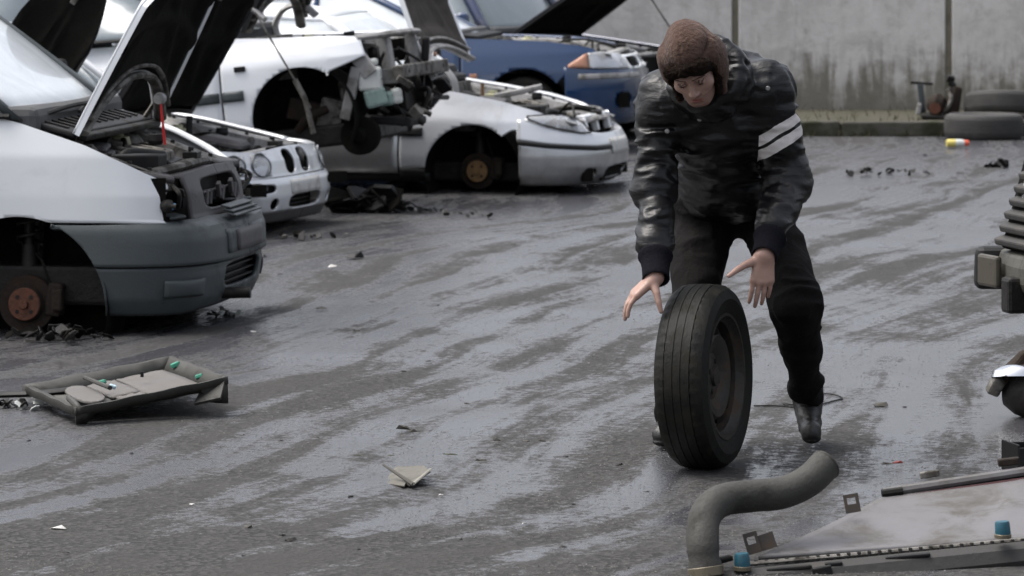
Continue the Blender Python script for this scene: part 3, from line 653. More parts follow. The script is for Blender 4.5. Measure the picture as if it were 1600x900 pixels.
    for k in range(12): MB().box((.10, -.62 + .11 * k, .935), (.14, .03, .008), (0, R(14), 0)).build('cowl_slot', 'oily', c.root)
    MB().box((.235, .02, .875), (.05, 1.36, .03), (0, R(10), 0)).build('cowl_seal', 'rubber', c.root, bevel=.008)
    c.bonnet(.20, .905, .72, .64, .80, R(63), 'white_paint2', arch=.26)
    c.hinge_arm([(.20, .66, .80), (.18, .66, .88), (.22, .66, .95), (.27, .65, 1.02)])
    c.hinge_arm([(.20, -.62, .82), (.22, -.64, .90), (.25, -.66, .96)])
    MB().tube([c.loc(258, 226, 19.6), c.loc(251, 160, 19.6)], .0065, 8).build('red_prop', 'red', c.root, smooth=40)
    MB().lathe([(0, .03), (.026, .03), (.03, 0), (.026, -.03), (0, -.03)], Matrix.Translation(c.loc(250, 154, 19.62)), 14).build('prop_knob', 'primer', c.root, smooth=40)
    c.cabin(-.03, .965, -.95, 1.66, -3.2, -3.35, .76, .66, 'white_paint2', 'sky_white_glass', bow=.10, bpost=-1.35, zbr=1.05, pw=.015, pillar='grey_plastic')
    MB().tube(curve([(.03, -.70, .965), (.085, -.35, 1.0), (.10, 0, 1.005), (.06, .35, 1.0)]), .011, 6).tube(curve([(.10, -.2, .97), (.05, .2, 1.01), (-.0, .62, 1.02)]), .009, 6).build('wiper', 'black_plastic', c.root, smooth=40)
    c.mirror(-.35, -.93, 1.06, 'black_plastic'); c.mirror(-.35, .93, 1.06, 'black_plastic')
    c.hub(0, zc, .17, .13, 'rust', .52); c.hub(0, zc, .17, .13, 'rust', .52, (1,)); c.underbody(-3.2, .7, .12, .30, .2)
    for g in (-1, 1): MB().box((-2.6, g * .7, .065), (.3, .2, .13)).build('axle_block', 'dark_rust', c.root, bevel=.01)
    return c
van()

# ---- small white hatchback, second
def hatch():
    yaw = R(17); hw = .84
    c = Car('car', 'small white hatchback with twin round headlamps, twin grille holes and raised bonnet', 'car',
            [(.80, 0), (.795, .25), (.77, .48), (.71, .63), (.58, .75), (.36, .815), (0, .835), (-.6, .84), (-1.8, .84), (-2.8, .82), (-3.1, .72), (-3.2, .4), (-3.22, 0)],
            [(.06, .05), (.14, .015), (.26, .0), (.40, .015), (.55, .05), (.66, .09), (.75, .12), (1.4, .2)],
            [(.06, .06), (.14, .02), (.22, .0), (.30, .01), (.345, .035), (.43, .055), (.50, .10), (.60, .22), (.7, .3)],
            (-2.0, 25.1), yaw)
    zc = .14; hole = (c.sx(0), zc, .335, .335, 2)
    top = [(0, .505), (.25, .50), (.55, .485), (c.sx(.45), .505), (c.sx(.2), .555), (c.sx(-.1), .62), (c.sx(-.5), .69)]
    # nose band with lamps and the two grille openings
    c.patch('nose_panel', 'pale_silver', 0, .98, [(0, .335), (.5, .335), (1, .33)], top, .012, 22,
            [(.125, .418, .085, .072, 3.0), (.53, .412, .102, .068, 2.2), (.768, .408, .088, .060, 2.2)], th=.014, lip=.05)
    for g in (-1, 1):
        q = MB().box(c.pt(g * .125, .415, -.10), (.03, .22, .17)); q.build('grille_recess', 'lining', c.root)
        for s_, rs, rz in ((.53, .100, .066), (.768, .086, .058)):
            c0 = c.pt(g * s_, .41, -.035)
            o = c.patch('headlamp', 'lamp_glass', s_ - rs * 1.02, s_ + rs * 1.02, .41 - rz * 1.02, .41 + rz * 1.02, .014, 10, (), .002, .004, sides=(g,), bulge=.012)[0]
            n = (c.pt(g * s_, .41, 0) - c.pt(g * s_, .41, -.1)).normalized()
            T = Matrix.Translation(c.pt(g * s_, .41, -.012)) @ n.to_track_quat('Y', 'Z').to_matrix().to_4x4()
            MB().lathe([(.012, -.06), (.03, -.055), (rz * .8, -.03), (rz * 1.15, 0.0)], T, 24).build('lamp_bowl', 'reflector', o, smooth=50)
            MB().lathe([(0, -.01), (.016, -.014), (.018, -.05)], T, 10).build('bulb', 'tank', o, smooth=50)
            MB().tube([c.pt(g * (s_ + rs * .98 * math.cos(a)), .41 + rz * .98 * math.sin(a), .006) for a in np.linspace(0, 6.2832, 33)], .0055, 6, cap=False).build('lamp_rim', 'grey_plastic', o, smooth=60)
    c.patch('bumper', 'pale_silver', 0, c.sx(.30), [(0, .135), (.5, .13), (3, .12)], .332, .016, 16,
            [hole, (0, .185, .27, .045, 3.5), (.64, .275, .20, .028, 3.5), (.46, .18, .05, .035, 2)], off=.012, th=.016, lip=.04)
    c.patch('lower_lip', 'warm_grey_plastic', 0, c.sx(.30), [(0, .07), (3, .06)], .137, .03, 5, [hole], off=.008, th=.016)
    MB().box((.70, 0, .185), (.05, .56, .10)).build('intake_recess', 'lining', c.root)
    for k in range(3): MB().box((.735, 0, .16 + .025 * k), (.012, .52, .006)).build('intake_slat', 'black_plastic', c.root)
    for g in (-1, 1):
        MB().box(c.pt(g * .64, .275, -.05), (.10, .36, .07), (0, 0, -g * R(38))).build('indicator_recess', 'lining', c.root)
        c.patch('indicator', 'glass', .50, .70, .262, .296, .03, 3, (), -.015, .006, sides=(g,))
    c.plate(.25, .228, .315)
    c.patch('front_wing', 'pale_silver', .985, c.sx(-.50), .335, top, .03, 14, [hole], lip=.05)
    c.patch('front_wing_tail', 'white_paint2', c.sx(-.26), c.sx(-.50), .10, .335, .03, 6, [hole])
    flank(c, 'white_paint2', [-.51, -1.55, -2.75], .10, [(c.sx(-.5), .69), (c.sx(-2.7), .78)], 0, None, (c.sx(-2.45), .14, .33, .33, 2), strip=(.36, .42))
    c.arch_liner(0, zc, .345); c.arch_liner(-2.45, zc, .34)
    zt = lambda x: float(np.interp(x, (-.5, -.1, .2, .6), (.70, .635, .57, .50)))
    c.bay(-.36, .60, .60, .16, zt, 23)
    MB().tube([(.14, -.22, .55), (.145, -.22, .68)], .02, 8).build('filler_neck', 'black_plastic', c.root, smooth=40)
    MB().lathe([(0, .06), (.07, .06), (.10, .03), (.11, -.02), (.10, -.06)], Matrix.Translation((.02, -.26, .555)) @ Matrix.Rotation(R(90), 4, 'X'), 20).build('coolant_bottle', 'tank_yellow', c.root, smooth=40)
    MB().box((.32, -.10, .525), (.30, .32, .05), (0, R(10), R(10)), .85).build('engine_cover', 'warm_grey_plastic', c.root, bevel=.03)
    c.bonnet(-.24, .67, .70, .60, 1.0, R(57), 'black_paint', cut=.03)
    c.hinge_arm([(-.30, .62, .58), (-.32, .62, .66), (-.28, .60, .74), (-.20, .58, .78)])
    MB().box((-.50, 0, .69), (.20, 1.25, .05), (0, R(12), 0)).build('cowl_panel', 'black_plastic', c.root, bevel=.01)
    c.cabin(-.62, .72, -1.25, 1.19, -2.45, -3.0, .70, .55, 'white_paint', 'glass', bow=.14, bpost=-1.6, zbr=.80)
    c.mirror(-.72, -.86, .76, 'white_paint2'); c.mirror(-.72, .86, .76, 'white_paint2')
    c.hub(0, zc, .18, .13, 'rust', .42); c.hub(0, zc, .18, .13, 'rust', .42, (1,)); c.underbody(-3.0, .6, .08, .20, .18)
    for g in (-1, 1): MB().box((-2.45, g * .6, .05), (.3, .2, .10)).build('axle_block', 'dark_rust', c.root, bevel=.01)
    return c
hatch()

# ---- white car with its front stripped off, nose raised on old wheels
def stripped():
    yaw = R(13); hw = .83; hubw = P(470, 190, 26.2)
    c = Car('car', 'white car stripped of bumper and lamps, nose propped high, front arch empty', 'car',
            [(.66, 0), (.65, .25), (.62, .48), (.56, .62), (.46, .72), (.3, .79), (0, .825), (-.6, .83), (-1.8, .83), (-2.8, .82), (-3.2, .72), (-3.35, .4), (-3.38, 0)],
            [(.1, .04), (.3, .0), (.5, .0), (.66, .015), (.74, .05), (.80, .10), (.9, .13), (1.4, .2)],
            [(.1, .05), (.3, .02), (.5, .0), (.66, .03), (.75, .10), (.85, .2)],
            (hubw.x + hw * math.sin(yaw) + .04, 26.2 + hw * math.cos(yaw)), yaw, R(7), .30)
    zc = .30; hole = (c.sx(0), zc, .325, .325, 2)
    top = [(c.sx(.52), .735), (c.sx(.42), .775), (c.sx(.2), .80), (c.sx(-.2), .83), (c.sx(-.6), .87)]
    c.patch('front_wing', 'white_paint2', c.sx(.44), c.sx(-.50), [(c.sx(.6), .66), (c.sx(.42), .645), (c.sx(.2), .575), (c.sx(.13), .40), (c.sx(.05), .22), (c.sx(-.6), .22)], top, .022, 22, [hole], lip=.06)
    flank(c, 'white_paint2', [-.51, -1.6, -2.9], .16, [(c.sx(-.5), .865), (c.sx(-2.9), .96)], 0, None, (c.sx(-2.5), .30, .33, .33, 2))
    c.patch('rub_strip', 'grey_plastic', c.sx(-.36), c.sx(-.50), .455, .52, .05, 3, (), .014, .014)
    c.patch('rub_strip', 'grey_plastic', c.sx(-.52), c.sx(-1.58), .455, .52, .1, 3, (), .014, .014)
    for g in (-1, 1): MB().box(c.pt(g * c.sx(-.37), .655, .006), (.075, .018, .035)).build('side_repeater', 'black_plastic', c.root, bevel=.006)
    c.arch_liner(0, zc, .335); c.arch_liner(-2.5, zc, .34)
    zt = lambda x: float(np.interp(x, (-.5, 0, .3, .6), (.88, .82, .78, .74)))
    c.bay(-.40, .46, .58, .30, zt, 31, slam=False, rad=False, wing='primer')
    # bare front end
    rt = c.root
    MB().tube(curve([(.36, -.66, .765), (.46, -.52, .765), (.52, 0, .77), (.46, .52, .765), (.36, .66, .765)], 6), .035, 8, flat=.6).build('slam_panel', 'primer', rt, smooth=30)
    for g in (-1, 1):
        MB().box((.47, g * .34, .65), (.07, .07, .25), (0, R(-4), g * R(10))).build('lamp_bracket', 'primer', rt, bevel=.008)
        mb = MB().box((.40, g * .68, .60), (.10, .05, .18), (0, R(-30), 0)).box((.30, g * .69, .42), (.07, .04, .34), (0, R(20), 0)); mb.build('wing_support', 'primer', rt, bevel=.008)
        MB().box((.33, g * .55, .66), (.09, .24, .15)).build('lamp_cavity', 'lining', rt, bevel=.01)
        MB().lathe([(.02, .04), (.045, .03), (.05, 0), (.03, -.03)], Matrix.Translation((.42, g * .50, .66)) @ Matrix.Rotation(R(-70), 4, 'Z'), 14).build('lamp_motor', 'oily', rt, smooth=40)
    MB().box((.60, 0, .52), (.07, 1.20, .085)).build('crossmember', 'bay_metal', rt, bevel=.01)
    for y in (-.45, 0, .45): MB().tube([(.60, y, .52), (.638, y, .52)], .016, 10).build('crossmember_hole', 'oily', rt)
    for g in (-1, 1): MB().box((.46, g * .46, .50), (.24, .08, .10)).build('chassis_leg', 'primer', rt, bevel=.01)
    MB().box((.42, -.62, .50), (.15, .15, .15), (R(3), R(4), R(10)), .9).box((.44, -.62, .60), (.08, .07, .05)).build('washer_bottle', 'tank', rt, bevel=.02)
    MB().box((.44, -.62, .375), (.14, .13, .12), (0, R(-8), R(14))).box((.50, -.56, .36), (.08, .08, .09)).build('coolant_bottle', 'tank_green', rt, bevel=.02)
    MB().box((.55, -.52, .37), (.07, .09, .10), (0, 0, R(20))).build('filter_canister', 'tank', rt, bevel=.02)
    MB().box((.575, .50, .60), (.02, .03, .03)).build('amber_connector', 'orange', rt, bevel=.006)
    MB().box((.54, .40, .64), (.05, .16, .17), (0, R(10), R(12))).build('horn_cluster', 'black_plastic', rt, bevel=.02)
    MB().box((.52, .05, .40), (.04, .62, .26)).build('radiator_core', 'oily', rt, bevel=.006)
    fan = MB().lathe([(.11, -.03), (.125, -.03), (.125, .03), (.11, .03)], Matrix.Translation((.57, .12, .37)) @ Matrix.Rotation(R(90), 4, 'Z'), 24, closed=True)
    for k in range(5): fan.box((.57, .12 + .055 * math.cos(k * 1.257), .37 + .055 * math.sin(k * 1.257)), (.006, .10, .04), (k * 1.257, 0, 0))
    fan.build('cooling_fan', 'black_plastic', rt, smooth=30)
    r = random.Random(8)
    for k in range(26):
        p = Vector((r.uniform(.34, .66), r.uniform(-.66, .55), r.uniform(.22, .50)))
        MB().box(p, (r.uniform(.03, .09), r.uniform(.03, .12), r.uniform(.02, .07)), (r.random(), r.random(), r.random() * 3)).build('bracket', r.choice(('primer', 'oily', 'alloy', 'black_plastic', 'bay_metal')), rt, bevel=.006)
    for k in range(12):
        p = Vector((r.uniform(.3, .62), r.uniform(-.66, .6), r.uniform(.25, .7))); q = Vector((r.uniform(.3, .68), r.uniform(-.66, .6), r.uniform(.16, .45)))
        mm = (p + q) / 2 + Vector((r.uniform(-.05, .1), r.uniform(-.1, .1), r.uniform(-.10, .08)))
        MB().tube(curve([p, mm, q]), r.choice((.007, .010, .018)), 7).build('loose_hose', r.choice(('rubber', 'old_rubber', 'oily')), rt, smooth=50)
    MB().box((.45, -.30, .22), (.34, .42, .05), (0, R(10), 0)).build('under_tray', 'black_plastic', rt, bevel=.01)
    # black brake drum assembly hanging low
    T = Matrix.Translation((.31, -.62, .15)) @ Matrix.Scale(-1, 4, (0, 1, 0))
    MB().lathe([(0, .07), (.03, .07), (.05, .055), (.055, .03), (.118, .028), (.125, .02), (.125, -.05), (.10, -.07), (0, -.07)], T, 30).build('brake_drum', 'lining', rt, smooth=35)
    MB().tube([(.24, -.55, .16), (.20, -.50, .50)], .03, 10).tube([(.25, -.55, .15), (.15, -.1, .22)], .025, 8).box((.12, -.50, .30), (.16, .16, .20), (0, R(20), 0)).build('suspension_arm', 'alloy', rt, bevel=.01)
    MB().box((-.06, -.50, .34), (.22, .18, .14), (0, R(20), R(10))).tube(curve([(-.1, -.62, .22), (.0, -.66, .30), (.12, -.62, .34)]), .03, 8).build('gearbox', 'dark_rust', rt, bevel=.02)
    c.bonnet(-.40, .90, .64, .56, .98, R(60), 'black_paint', arch=.24)
    c.hinge_arm([(-.52, -.62, .83), (-.52, -.62, .93), (-.44, -.61, 1.02), (-.32, -.60, 1.03), (-.23, -.60, .95)], .055, 'primer')
    c.hinge_arm([(-.52, .62, .83), (-.52, .62, .93), (-.44, .61, 1.02), (-.32, .60, 1.03), (-.23, .60, .95)], .055, 'primer')
    MB().tube([(-.20, -.90, 1.00), (.0, -.885, .55), (.08, -.87, .36)], [.006, .006, .006], 6).tube([(.0, -.88, .55), (.05, -.87, .42), (.075, -.86, .2)], .018, 8).build('hanging_prop_rod', 'bay_metal', rt, smooth=40)
    c.cabin(-.62, .90, -1.25, 1.36, -2.5, -3.2, .70, .55, 'white_paint2', 'glass', bow=.12, bpost=-1.65, zbr=.98)
    c.mirror(-.74, -.86, .93, 'white_paint2'); c.mirror(-.74, .86, .93, 'white_paint2')
    c.underbody(-3.2, .3, .10, .24, .2)
    return c
stripped()
def wheel_thing(name, label, cat, loc, rot, r=.30, w=.19, group=None, rim=True, mtyre='rubber'):
    """an old road wheel; its axis is local Y, its base point at the centre of the lower side"""
    t = thing(name, label, cat, loc, rot, group)
    prof = [(r * .66, w * .40), (r * .72, w * .48), (r * .84, w * .52), (r * .94, w * .46), (r * .985, w * .36), (r * .995, w * .27), (r * .996, w * .262), (r * .988, w * .258), (r * .988, w * .242), (r * .997, w * .238), (r, w * .09), (r * .993, w * .083), (r * .993, w * .072), (r, w * .065), (r, -w * .065), (r * .993, -w * .072), (r * .993, -w * .083), (r, -w * .09), (r * .997, -w * .238), (r * .988, -w * .242), (r * .988, -w * .258), (r * .996, -w * .262), (r * .985, -w * .36), (r * .94, -w * .46), (r * .84, -w * .52), (r * .72, -w * .48), (r * .66, -w * .40)]
    tb = MB().lathe(prof, None, 144, closed=not rim)
    for i, (pr, pa) in enumerate(prof):
        if pr > r * .975 and abs(pa) > w * .24:
            for j in range(144):
                if j % 3 == 0: v = tb.v[i * 144 + j]; k_ = 1 - .010 * (pr > r * .98); v.x *= k_; v.z *= k_
    tb.build('tyre', mtyre, t, smooth=28)
    if not rim: MB().lathe([(r * .67, w * .39), (r * .80, w * .30), (r * .9, 0), (r * .80, -w * .30), (r * .67, -w * .39)], None, 48).build('tyre_lining', 'lining', t, smooth=40)
    if rim:
        MB().lathe([(r * .70, w * .40), (r * .685, w * .455), (r * .655, w * .45), (r * .635, w * .36), (r * .60, w * .30), (r * .585, w * .05), (r * .58, -w * .3), (r * .66, -w * .42)], None, 56).build('rim', 'steel_wheel', t, smooth=35)
        d = MB().lathe([(0, w * .25), (r * .10, w * .25), (r * .11, w * .19), (r * .19, w * .19), (r * .25, w * .15), (r * .36, w * .27), (r * .44, w * .29), (r * .53, w * .14), (r * .598, w * .12)], None, 48).build('wheel_disc', 'steel_wheel', t, smooth=35)
        for k in range(4):
            q = k * math.pi / 2 + .4; T = Matrix.Translation((r * .17 * math.cos(q), w * .19, r * .17 * math.sin(q)))
            MB().lathe([(0, .004), (.009, .004), (.009, -.004)], T, 10).build('bolt_hole', 'oily', d)
        for k in range(8):
            q = k * math.pi / 4; T = Matrix.Translation((r * .47 * math.cos(q), w * .245, r * .47 * math.sin(q))) @ Matrix.Rotation(-q, 4, 'Y')
            MB().lathe([(0, .004), (.013, .004), (.013, -.012)], T @ Matrix.Scale(1.6, 4, (0, 0, 1)), 12).build('vent_hole', 'lining', d)
    return t
for k in range(2):
    q = G(455, 330); wheel_thing('old_wheel', ('old wheel lying under the raised stripped white car, bottom one', 'old wheel lying on another under the raised stripped white car, upper one')[k], 'wheel', (-1.62, 27.1, .10 + .2 * k), (R(90), 0, .3 * k), .29, .2, 'wheels propping up the stripped car')

# ---- silver hatchback
def silver():
    yaw = R(13.5); hw = .84; hubw = P(735, 273, 28.1)
    c = Car('car', 'silver-white car with pale headlamp, dark bumper strip and rusty bare hub, bonnet standing up', 'car',
            [(.86, 0), (.85, .24), (.81, .46), (.72, .64), (.58, .755), (.40, .815), (0, .84), (-.6, .84), (-1.8, .84), (-2.8, .82), (-3.15, .72), (-3.28, .4), (-3.3, 0)],
            [(.05, .06), (.12, .02), (.24, .0), (.36, .01), (.48, .035), (.58, .075), (.68, .11), (.76, .14), (1.4, .2)],
            [(.05, .09), (.11, .035), (.18, .0), (.26, .0), (.33, .015), (.39, .05), (.45, .11), (.52, .20), (.6, .3)],
            (hubw.x + hw * math.sin(yaw), 28.1 + hw * math.cos(yaw)), yaw)
    zc = .14; hole = (c.sx(0), zc, .325, .325, 2); sf = c.sx(.33)
    top = [(c.sx(.62), .50), (c.sx(.45), .555), (c.sx(.2), .62), (c.sx(-.1), .675), (c.sx(-.5), .735)]
    c.patch('bumper', 'silver_paint', 0, sf, [(0, .05), (3, .06)], [(0, .285), (.5, .29), (.9, .315), (sf, .335)], .02, 16, [(0, .125, .33, .045, 4), (.55, .12, .085, .04, 2.5)], th=.018, off=.004)
    c.patch('bumper_strip', 'black_plastic', .10, sf + .01, [(0, .285), (.5, .29), (.9, .315), (sf, .338)], [(0, .305), (.5, .31), (.9, .335), (sf, .358)], .03, 3, (), .014, .02)
    c.patch('bumper_top', 'pale_silver', 0, sf + .015, [(0, .306), (.5, .311), (.9, .336), (sf, .36)], [(0, .39), (.35, .395), (.62, .42), (.95, .455), (sf, .50)], .03, 8, (), .006, .016, lip=.08)  # paler than the bumper below: light from above put into the paint
    MB().box((.77, 0, .12), (.05, .66, .10)).build('intake_recess', 'lining', c.root)
    for g in (-1, 1): MB().box(c.pt(g * .55, .12, -.05), (.07, .18, .09), (0, 0, -g * R(35))).build('fog_recess', 'lining', c.root)
    c.plate(.25, .25, .355)
    # headlamps
    zl = [(.50, .405), (.62, .405), (.80, .43), (.95, .465), (1.06, .51)]; zh = [(.50, .47), (.58, .505), (.72, .525), (.90, .535), (1.06, .525)]
    for g in (-1, 1):
        o = c.patch('headlamp', 'lamp_glass', .50, 1.06, zl, zh, .03, 8, (), .012, .006, sides=(g,), bulge=.022)[0]
        c.patch('lamp_reflector', 'bay_metal', .82, 1.03, [(a, b + .004) for a, b in zl], [(a, b - .004) for a, b in zh], .03, 6, (), -.03, .006, sides=(g,), parent=o)
        c.patch('lamp_reflector', 'reflector', .52, .82, [(a, b + .004) for a, b in zl], [(a, b - .004) for a, b in zh], .03, 6, (), -.035, .006, sides=(g,), parent=o)
        c.patch('lamp_rim', 'white_paint', .485, 1.075, [(a, b - .018) for a, b in zl], [(a, b - .002) for a, b in zl], .03, 2, (), .006, .012, sides=(g,), parent=o)
        MB().tube([c.pt(g * a, b, .016) for a, b in curve2(zl) + curve2(zh)[::-1] + curve2(zl)[:1]], .0045, 6, cap=False).build('lamp_seal', 'black_plastic', o, smooth=60)
        T = Matrix.Translation(c.pt(g * .66, .46, -.01)) @ (c.pt(g * .66, .46) - c.pt(g * .66, .46, -.1)).to_track_quat('Y', 'Z').to_matrix().to_4x4()
        MB().lathe([(.01, -.04), (.045, -.02), (.052, .0)], T, 24).build('lamp_bowl', 'chrome', o, smooth=50)
    for y in (-.36, -.02, .36): MB().box((.68, y, .44), (.05, .045, .10), (0, R(-14), 0)).build('grille_stay', 'white_paint', c.root, bevel=.01)
    MB().box((.63, 0, .44), (.03, .80, .10)).build('grille_recess', 'lining', c.root)
    MB().box((.66, 0, .50), (.07, .74, .025)).build('grille_frame', 'white_paint', c.root, bevel=.008)
    c.patch('front_wing', 'pale_silver', c.sx(.66), c.sx(-.50), [(c.sx(.7), .53), (c.sx(.6), .51), (c.sx(.36), .42), (c.sx(.28), .43), (c.sx(.2), .38), (c.sx(.1), .2), (c.sx(-.6), .15)], top, .022, 18, [hole], lip=.05)  # wing in the paler paint, its lit upper side put into colour
    c.patch('front_wing_tail', 'black_plastic', c.sx(-.24), c.sx(-.50), .10, .16, .04, 3, [hole])  # wing's lower tail blackened to take out its highlight
    flank(c, 'silver_paint', [-.51, -1.60, -2.8], .13, [(c.sx(-.5), .735), (c.sx(-2.8), .80)], 0, None, (c.sx(-2.5), .14, .325, .325, 2), strip=(.385, .44))  # flank greyer than the wing: shade below the crease put into paint
    c.patch('sill', 'black_plastic', c.sx(-.3), c.sx(-2.2), .07, .125, .1, 3, (), -.02, .02)
    c.patch('rub_strip', 'black_plastic', c.sx(-.34), c.sx(-.50), .385, .44, .05, 3, (), .012, .014)
    c.arch_liner(0, zc, .335, .4); c.arch_liner(-2.5, zc, .34)
    zt = lambda x: float(np.interp(x, (-.5, -.1, .2, .45, .7), (.75, .69, .63, .57, .50)))
    c.bay(-.36, .68, .60, .18, zt, 47)
    MB().box((.16, -.12, .66), (.34, .10, .04), (0, R(-12), R(14))).build('strut_brace', 'primer', c.root, bevel=.01)
    MB().tube([(-.05, -.30, .64), (-.05, -.30, .72)], .012, 8).build('dipstick', 'tan_rust', c.root)
    c.bonnet(-.40, .83, .64, .55, .95, R(111), 'white_paint', lining='dusty_lining', arch=.14, rim=.03, frame='primer')
    for g in (-1,): c.hinge_arm([(-.16, g * .60, .66), (-.18, g * .61, .76), (-.27, g * .61, .85), (-.41, g * .60, .87)], .06, 'primer')
    c.cabin(-.56, .775, -1.10, 1.18, -2.35, -3.0, .69, .56, 'white_paint', 'sky_white_glass', bow=.12, bpost=-1.62, zbr=.84)
    MB().box((-.47, 0, .745), (.16, 1.22, .05), (0, R(12), 0)).build('cowl_panel', 'black_plastic', c.root, bevel=.01)
    MB().box((-.66, -.42, .86), (.07, .16, .10), (0, R(-20), 0)).build('dash_clutter', 'black_plastic', c.root, bevel=.02)
    c.mirror(-.72, -.86, .82, 'black_plastic'); c.mirror(-.72, .86, .82, 'black_plastic')
    c.hub(0, zc, .22, .125, 'tan_rust', .42); c.hub(0, zc, .22, .125, 'tan_rust', .42, (1,)); c.underbody(-3.0, .6, .06, .2, .3)
    for g in (-1, 1): MB().box((-2.5, g * .6, .05), (.3, .2, .10)).build('axle_block', 'dark_rust', c.root, bevel=.01)
    return c
silver()

# ---- blue car
def blue():
    yaw = R(9); hw = .85; hubw = P(822, 176, 33.0)
    c = Car('car', 'dark blue car with amber and clear headlamp, blue wing and white-striped bumper, by the wall', 'car',
            [(.87, 0), (.86, .24), (.82, .46), (.74, .64), (.60, .76), (.40, .82), (0, .85), (-.6, .85), (-1.8, .85), (-2.9, .83), (-3.3, .72), (-3.45, .4), (-3.5, 0)],
            [(.15, .06), (.25, .02), (.45, .0), (.62, .01), (.75, .04), (.86, .09), (.95, .13), (1.4, .2)],
            [(.15, .08), (.22, .03), (.35, .0), (.52, .0), (.60, .02), (.68, .07), (.76, .13), (.84, .22), (.95, .3)],
            (hubw.x + hw * math.sin(yaw), 33.0 + hw * math.cos(yaw)), yaw, R(2.5), .02)
    zc = .31; hole = (c.sx(0), zc, .335, .335, 2); sf = c.sx(.33)
    top = [(c.sx(.60), .775), (c.sx(.45), .81), (c.sx(.2), .85), (c.sx(-.1), .875), (c.sx(-.5), .90)]
    zb = [(0, .60), (.5, .60), (.9, .615), (sf, .64)]
    c.patch('bumper', 'blue_paint', 0, sf, .17, zb, .02, 18, [hole, (0, .29, .36, .07, 4), (.60, .36, .11, .055, 2.5)], th=.018, lip=.06, off=.006)
    c.patch('bumper_strip', 'primer', .30, 1.02, [(0, .525), (1.1, .545)], [(0, .565), (1.1, .585)], .04, 3, (), .014, .012)
    MB().box((.80, 0, .29), (.05, .72, .15)).build('intake_recess', 'lining', c.root)
    for g in (-1, 1):
        o = MB().box(c.pt(g * .60, .36, -.06), (.08, .24, .12), (0, 0, -g * R(35))).build('fog_recess', 'lining', c.root)
        MB().lathe([(0, .0), (.045, .0), (.05, -.02)], Matrix.Translation(c.pt(g * .60, .35, -.008)) @ (c.pt(g * .6, .36) - c.pt(g * .6, .36, -.1)).to_track_quat('Y', 'Z').to_matrix().to_4x4(), 18).build('fog_lamp', 'lamp_glass', c.root, smooth=40)
        zl = [(.26, .605), (.6, .61), (.9, .625), (1.10, .64)]; zh = [(.26, .70), (.5, .73), (.8, .755), (.95, .745), (1.10, .66)]
        o = c.patch('headlamp', 'lamp_glass', .46, .925, zl, zh, .03, 8, (), .010, .006, sides=(g,), bulge=.015)[0]
        c.patch('lamp_reflector', 'reflector', .47, .915, zl, zh, .04, 5, (), -.03, .006, sides=(g,), parent=o)
        c.patch('indicator_lens', 'orange', .93, 1.10, zl, zh, .03, 8, (), .010, .02, sides=(g,), parent=o, bulge=.012)
    c.patch('grille_frame', 'white_paint', .02, .45, .602, .715, .02, 8, [(.235, .657, .195, .042, 5)], .012, .02)
    MB().box((.72, 0, .65), (.03, .78, .10)).build('grille_recess', 'lining', c.root)
    for k in range(3): MB().box((.80, 0, .63 + .022 * k), (.014, .72, .006)).build('grille_slat', 'black_plastic', c.root)
    c.plate(.25, .42, .52)
    c.patch('front_wing', 'blue_paint', c.sx(.60), c.sx(-.50), [(c.sx(.62), .765), (c.sx(.52), .70), (c.sx(.40), .645), (c.sx(.2), .45), (c.sx(.1), .25), (c.sx(-.6), .2)], top, .022, 18, [hole], lip=.05)
    flank(c, 'blue_paint', [-.51, -1.60, -3.0], .2, [(c.sx(-.5), .90), (c.sx(-2.8), .97)], 0, None, (c.sx(-2.55), .31, .335, .335, 2), strip=(.48, .54))
    for g in (-1, 1): MB().box(c.pt(g * c.sx(-.40), .60, .006), (.06, .02, .035)).build('side_repeater', 'orange', c.root, bevel=.006)
    c.arch_liner(0, zc, .345, .4); c.arch_liner(-2.55, zc, .345)
    c.wheel(-.01, zc - .02, .29); c.wheel(-2.55, zc, .29)
    zt = lambda x: float(np.interp(x, (-.5, 0, .3, .7), (.91, .885, .85, .76)))
    c.bay(-.36, .68, .62, .4, zt, 53)
    MB().box((-.49, 0, .905), (.20, 1.3, .05), (0, R(8), 0)).build('cowl_panel', 'black_plastic', c.root, bevel=.01)
    c.cabin(-.60, .92, -1.30, 1.29, -2.5, -3.2, .71, .57, 'blue_paint', 'sky_white_glass', bow=.12, bpost=-1.70, zbr=.99)
    c.mirror(-.78, -.88, .97, 'blue_paint'); c.mirror(-.78, .88, .97, 'blue_paint')
    c.underbody(-3.2, .6, .2, .35, .2)
    return c
blue()

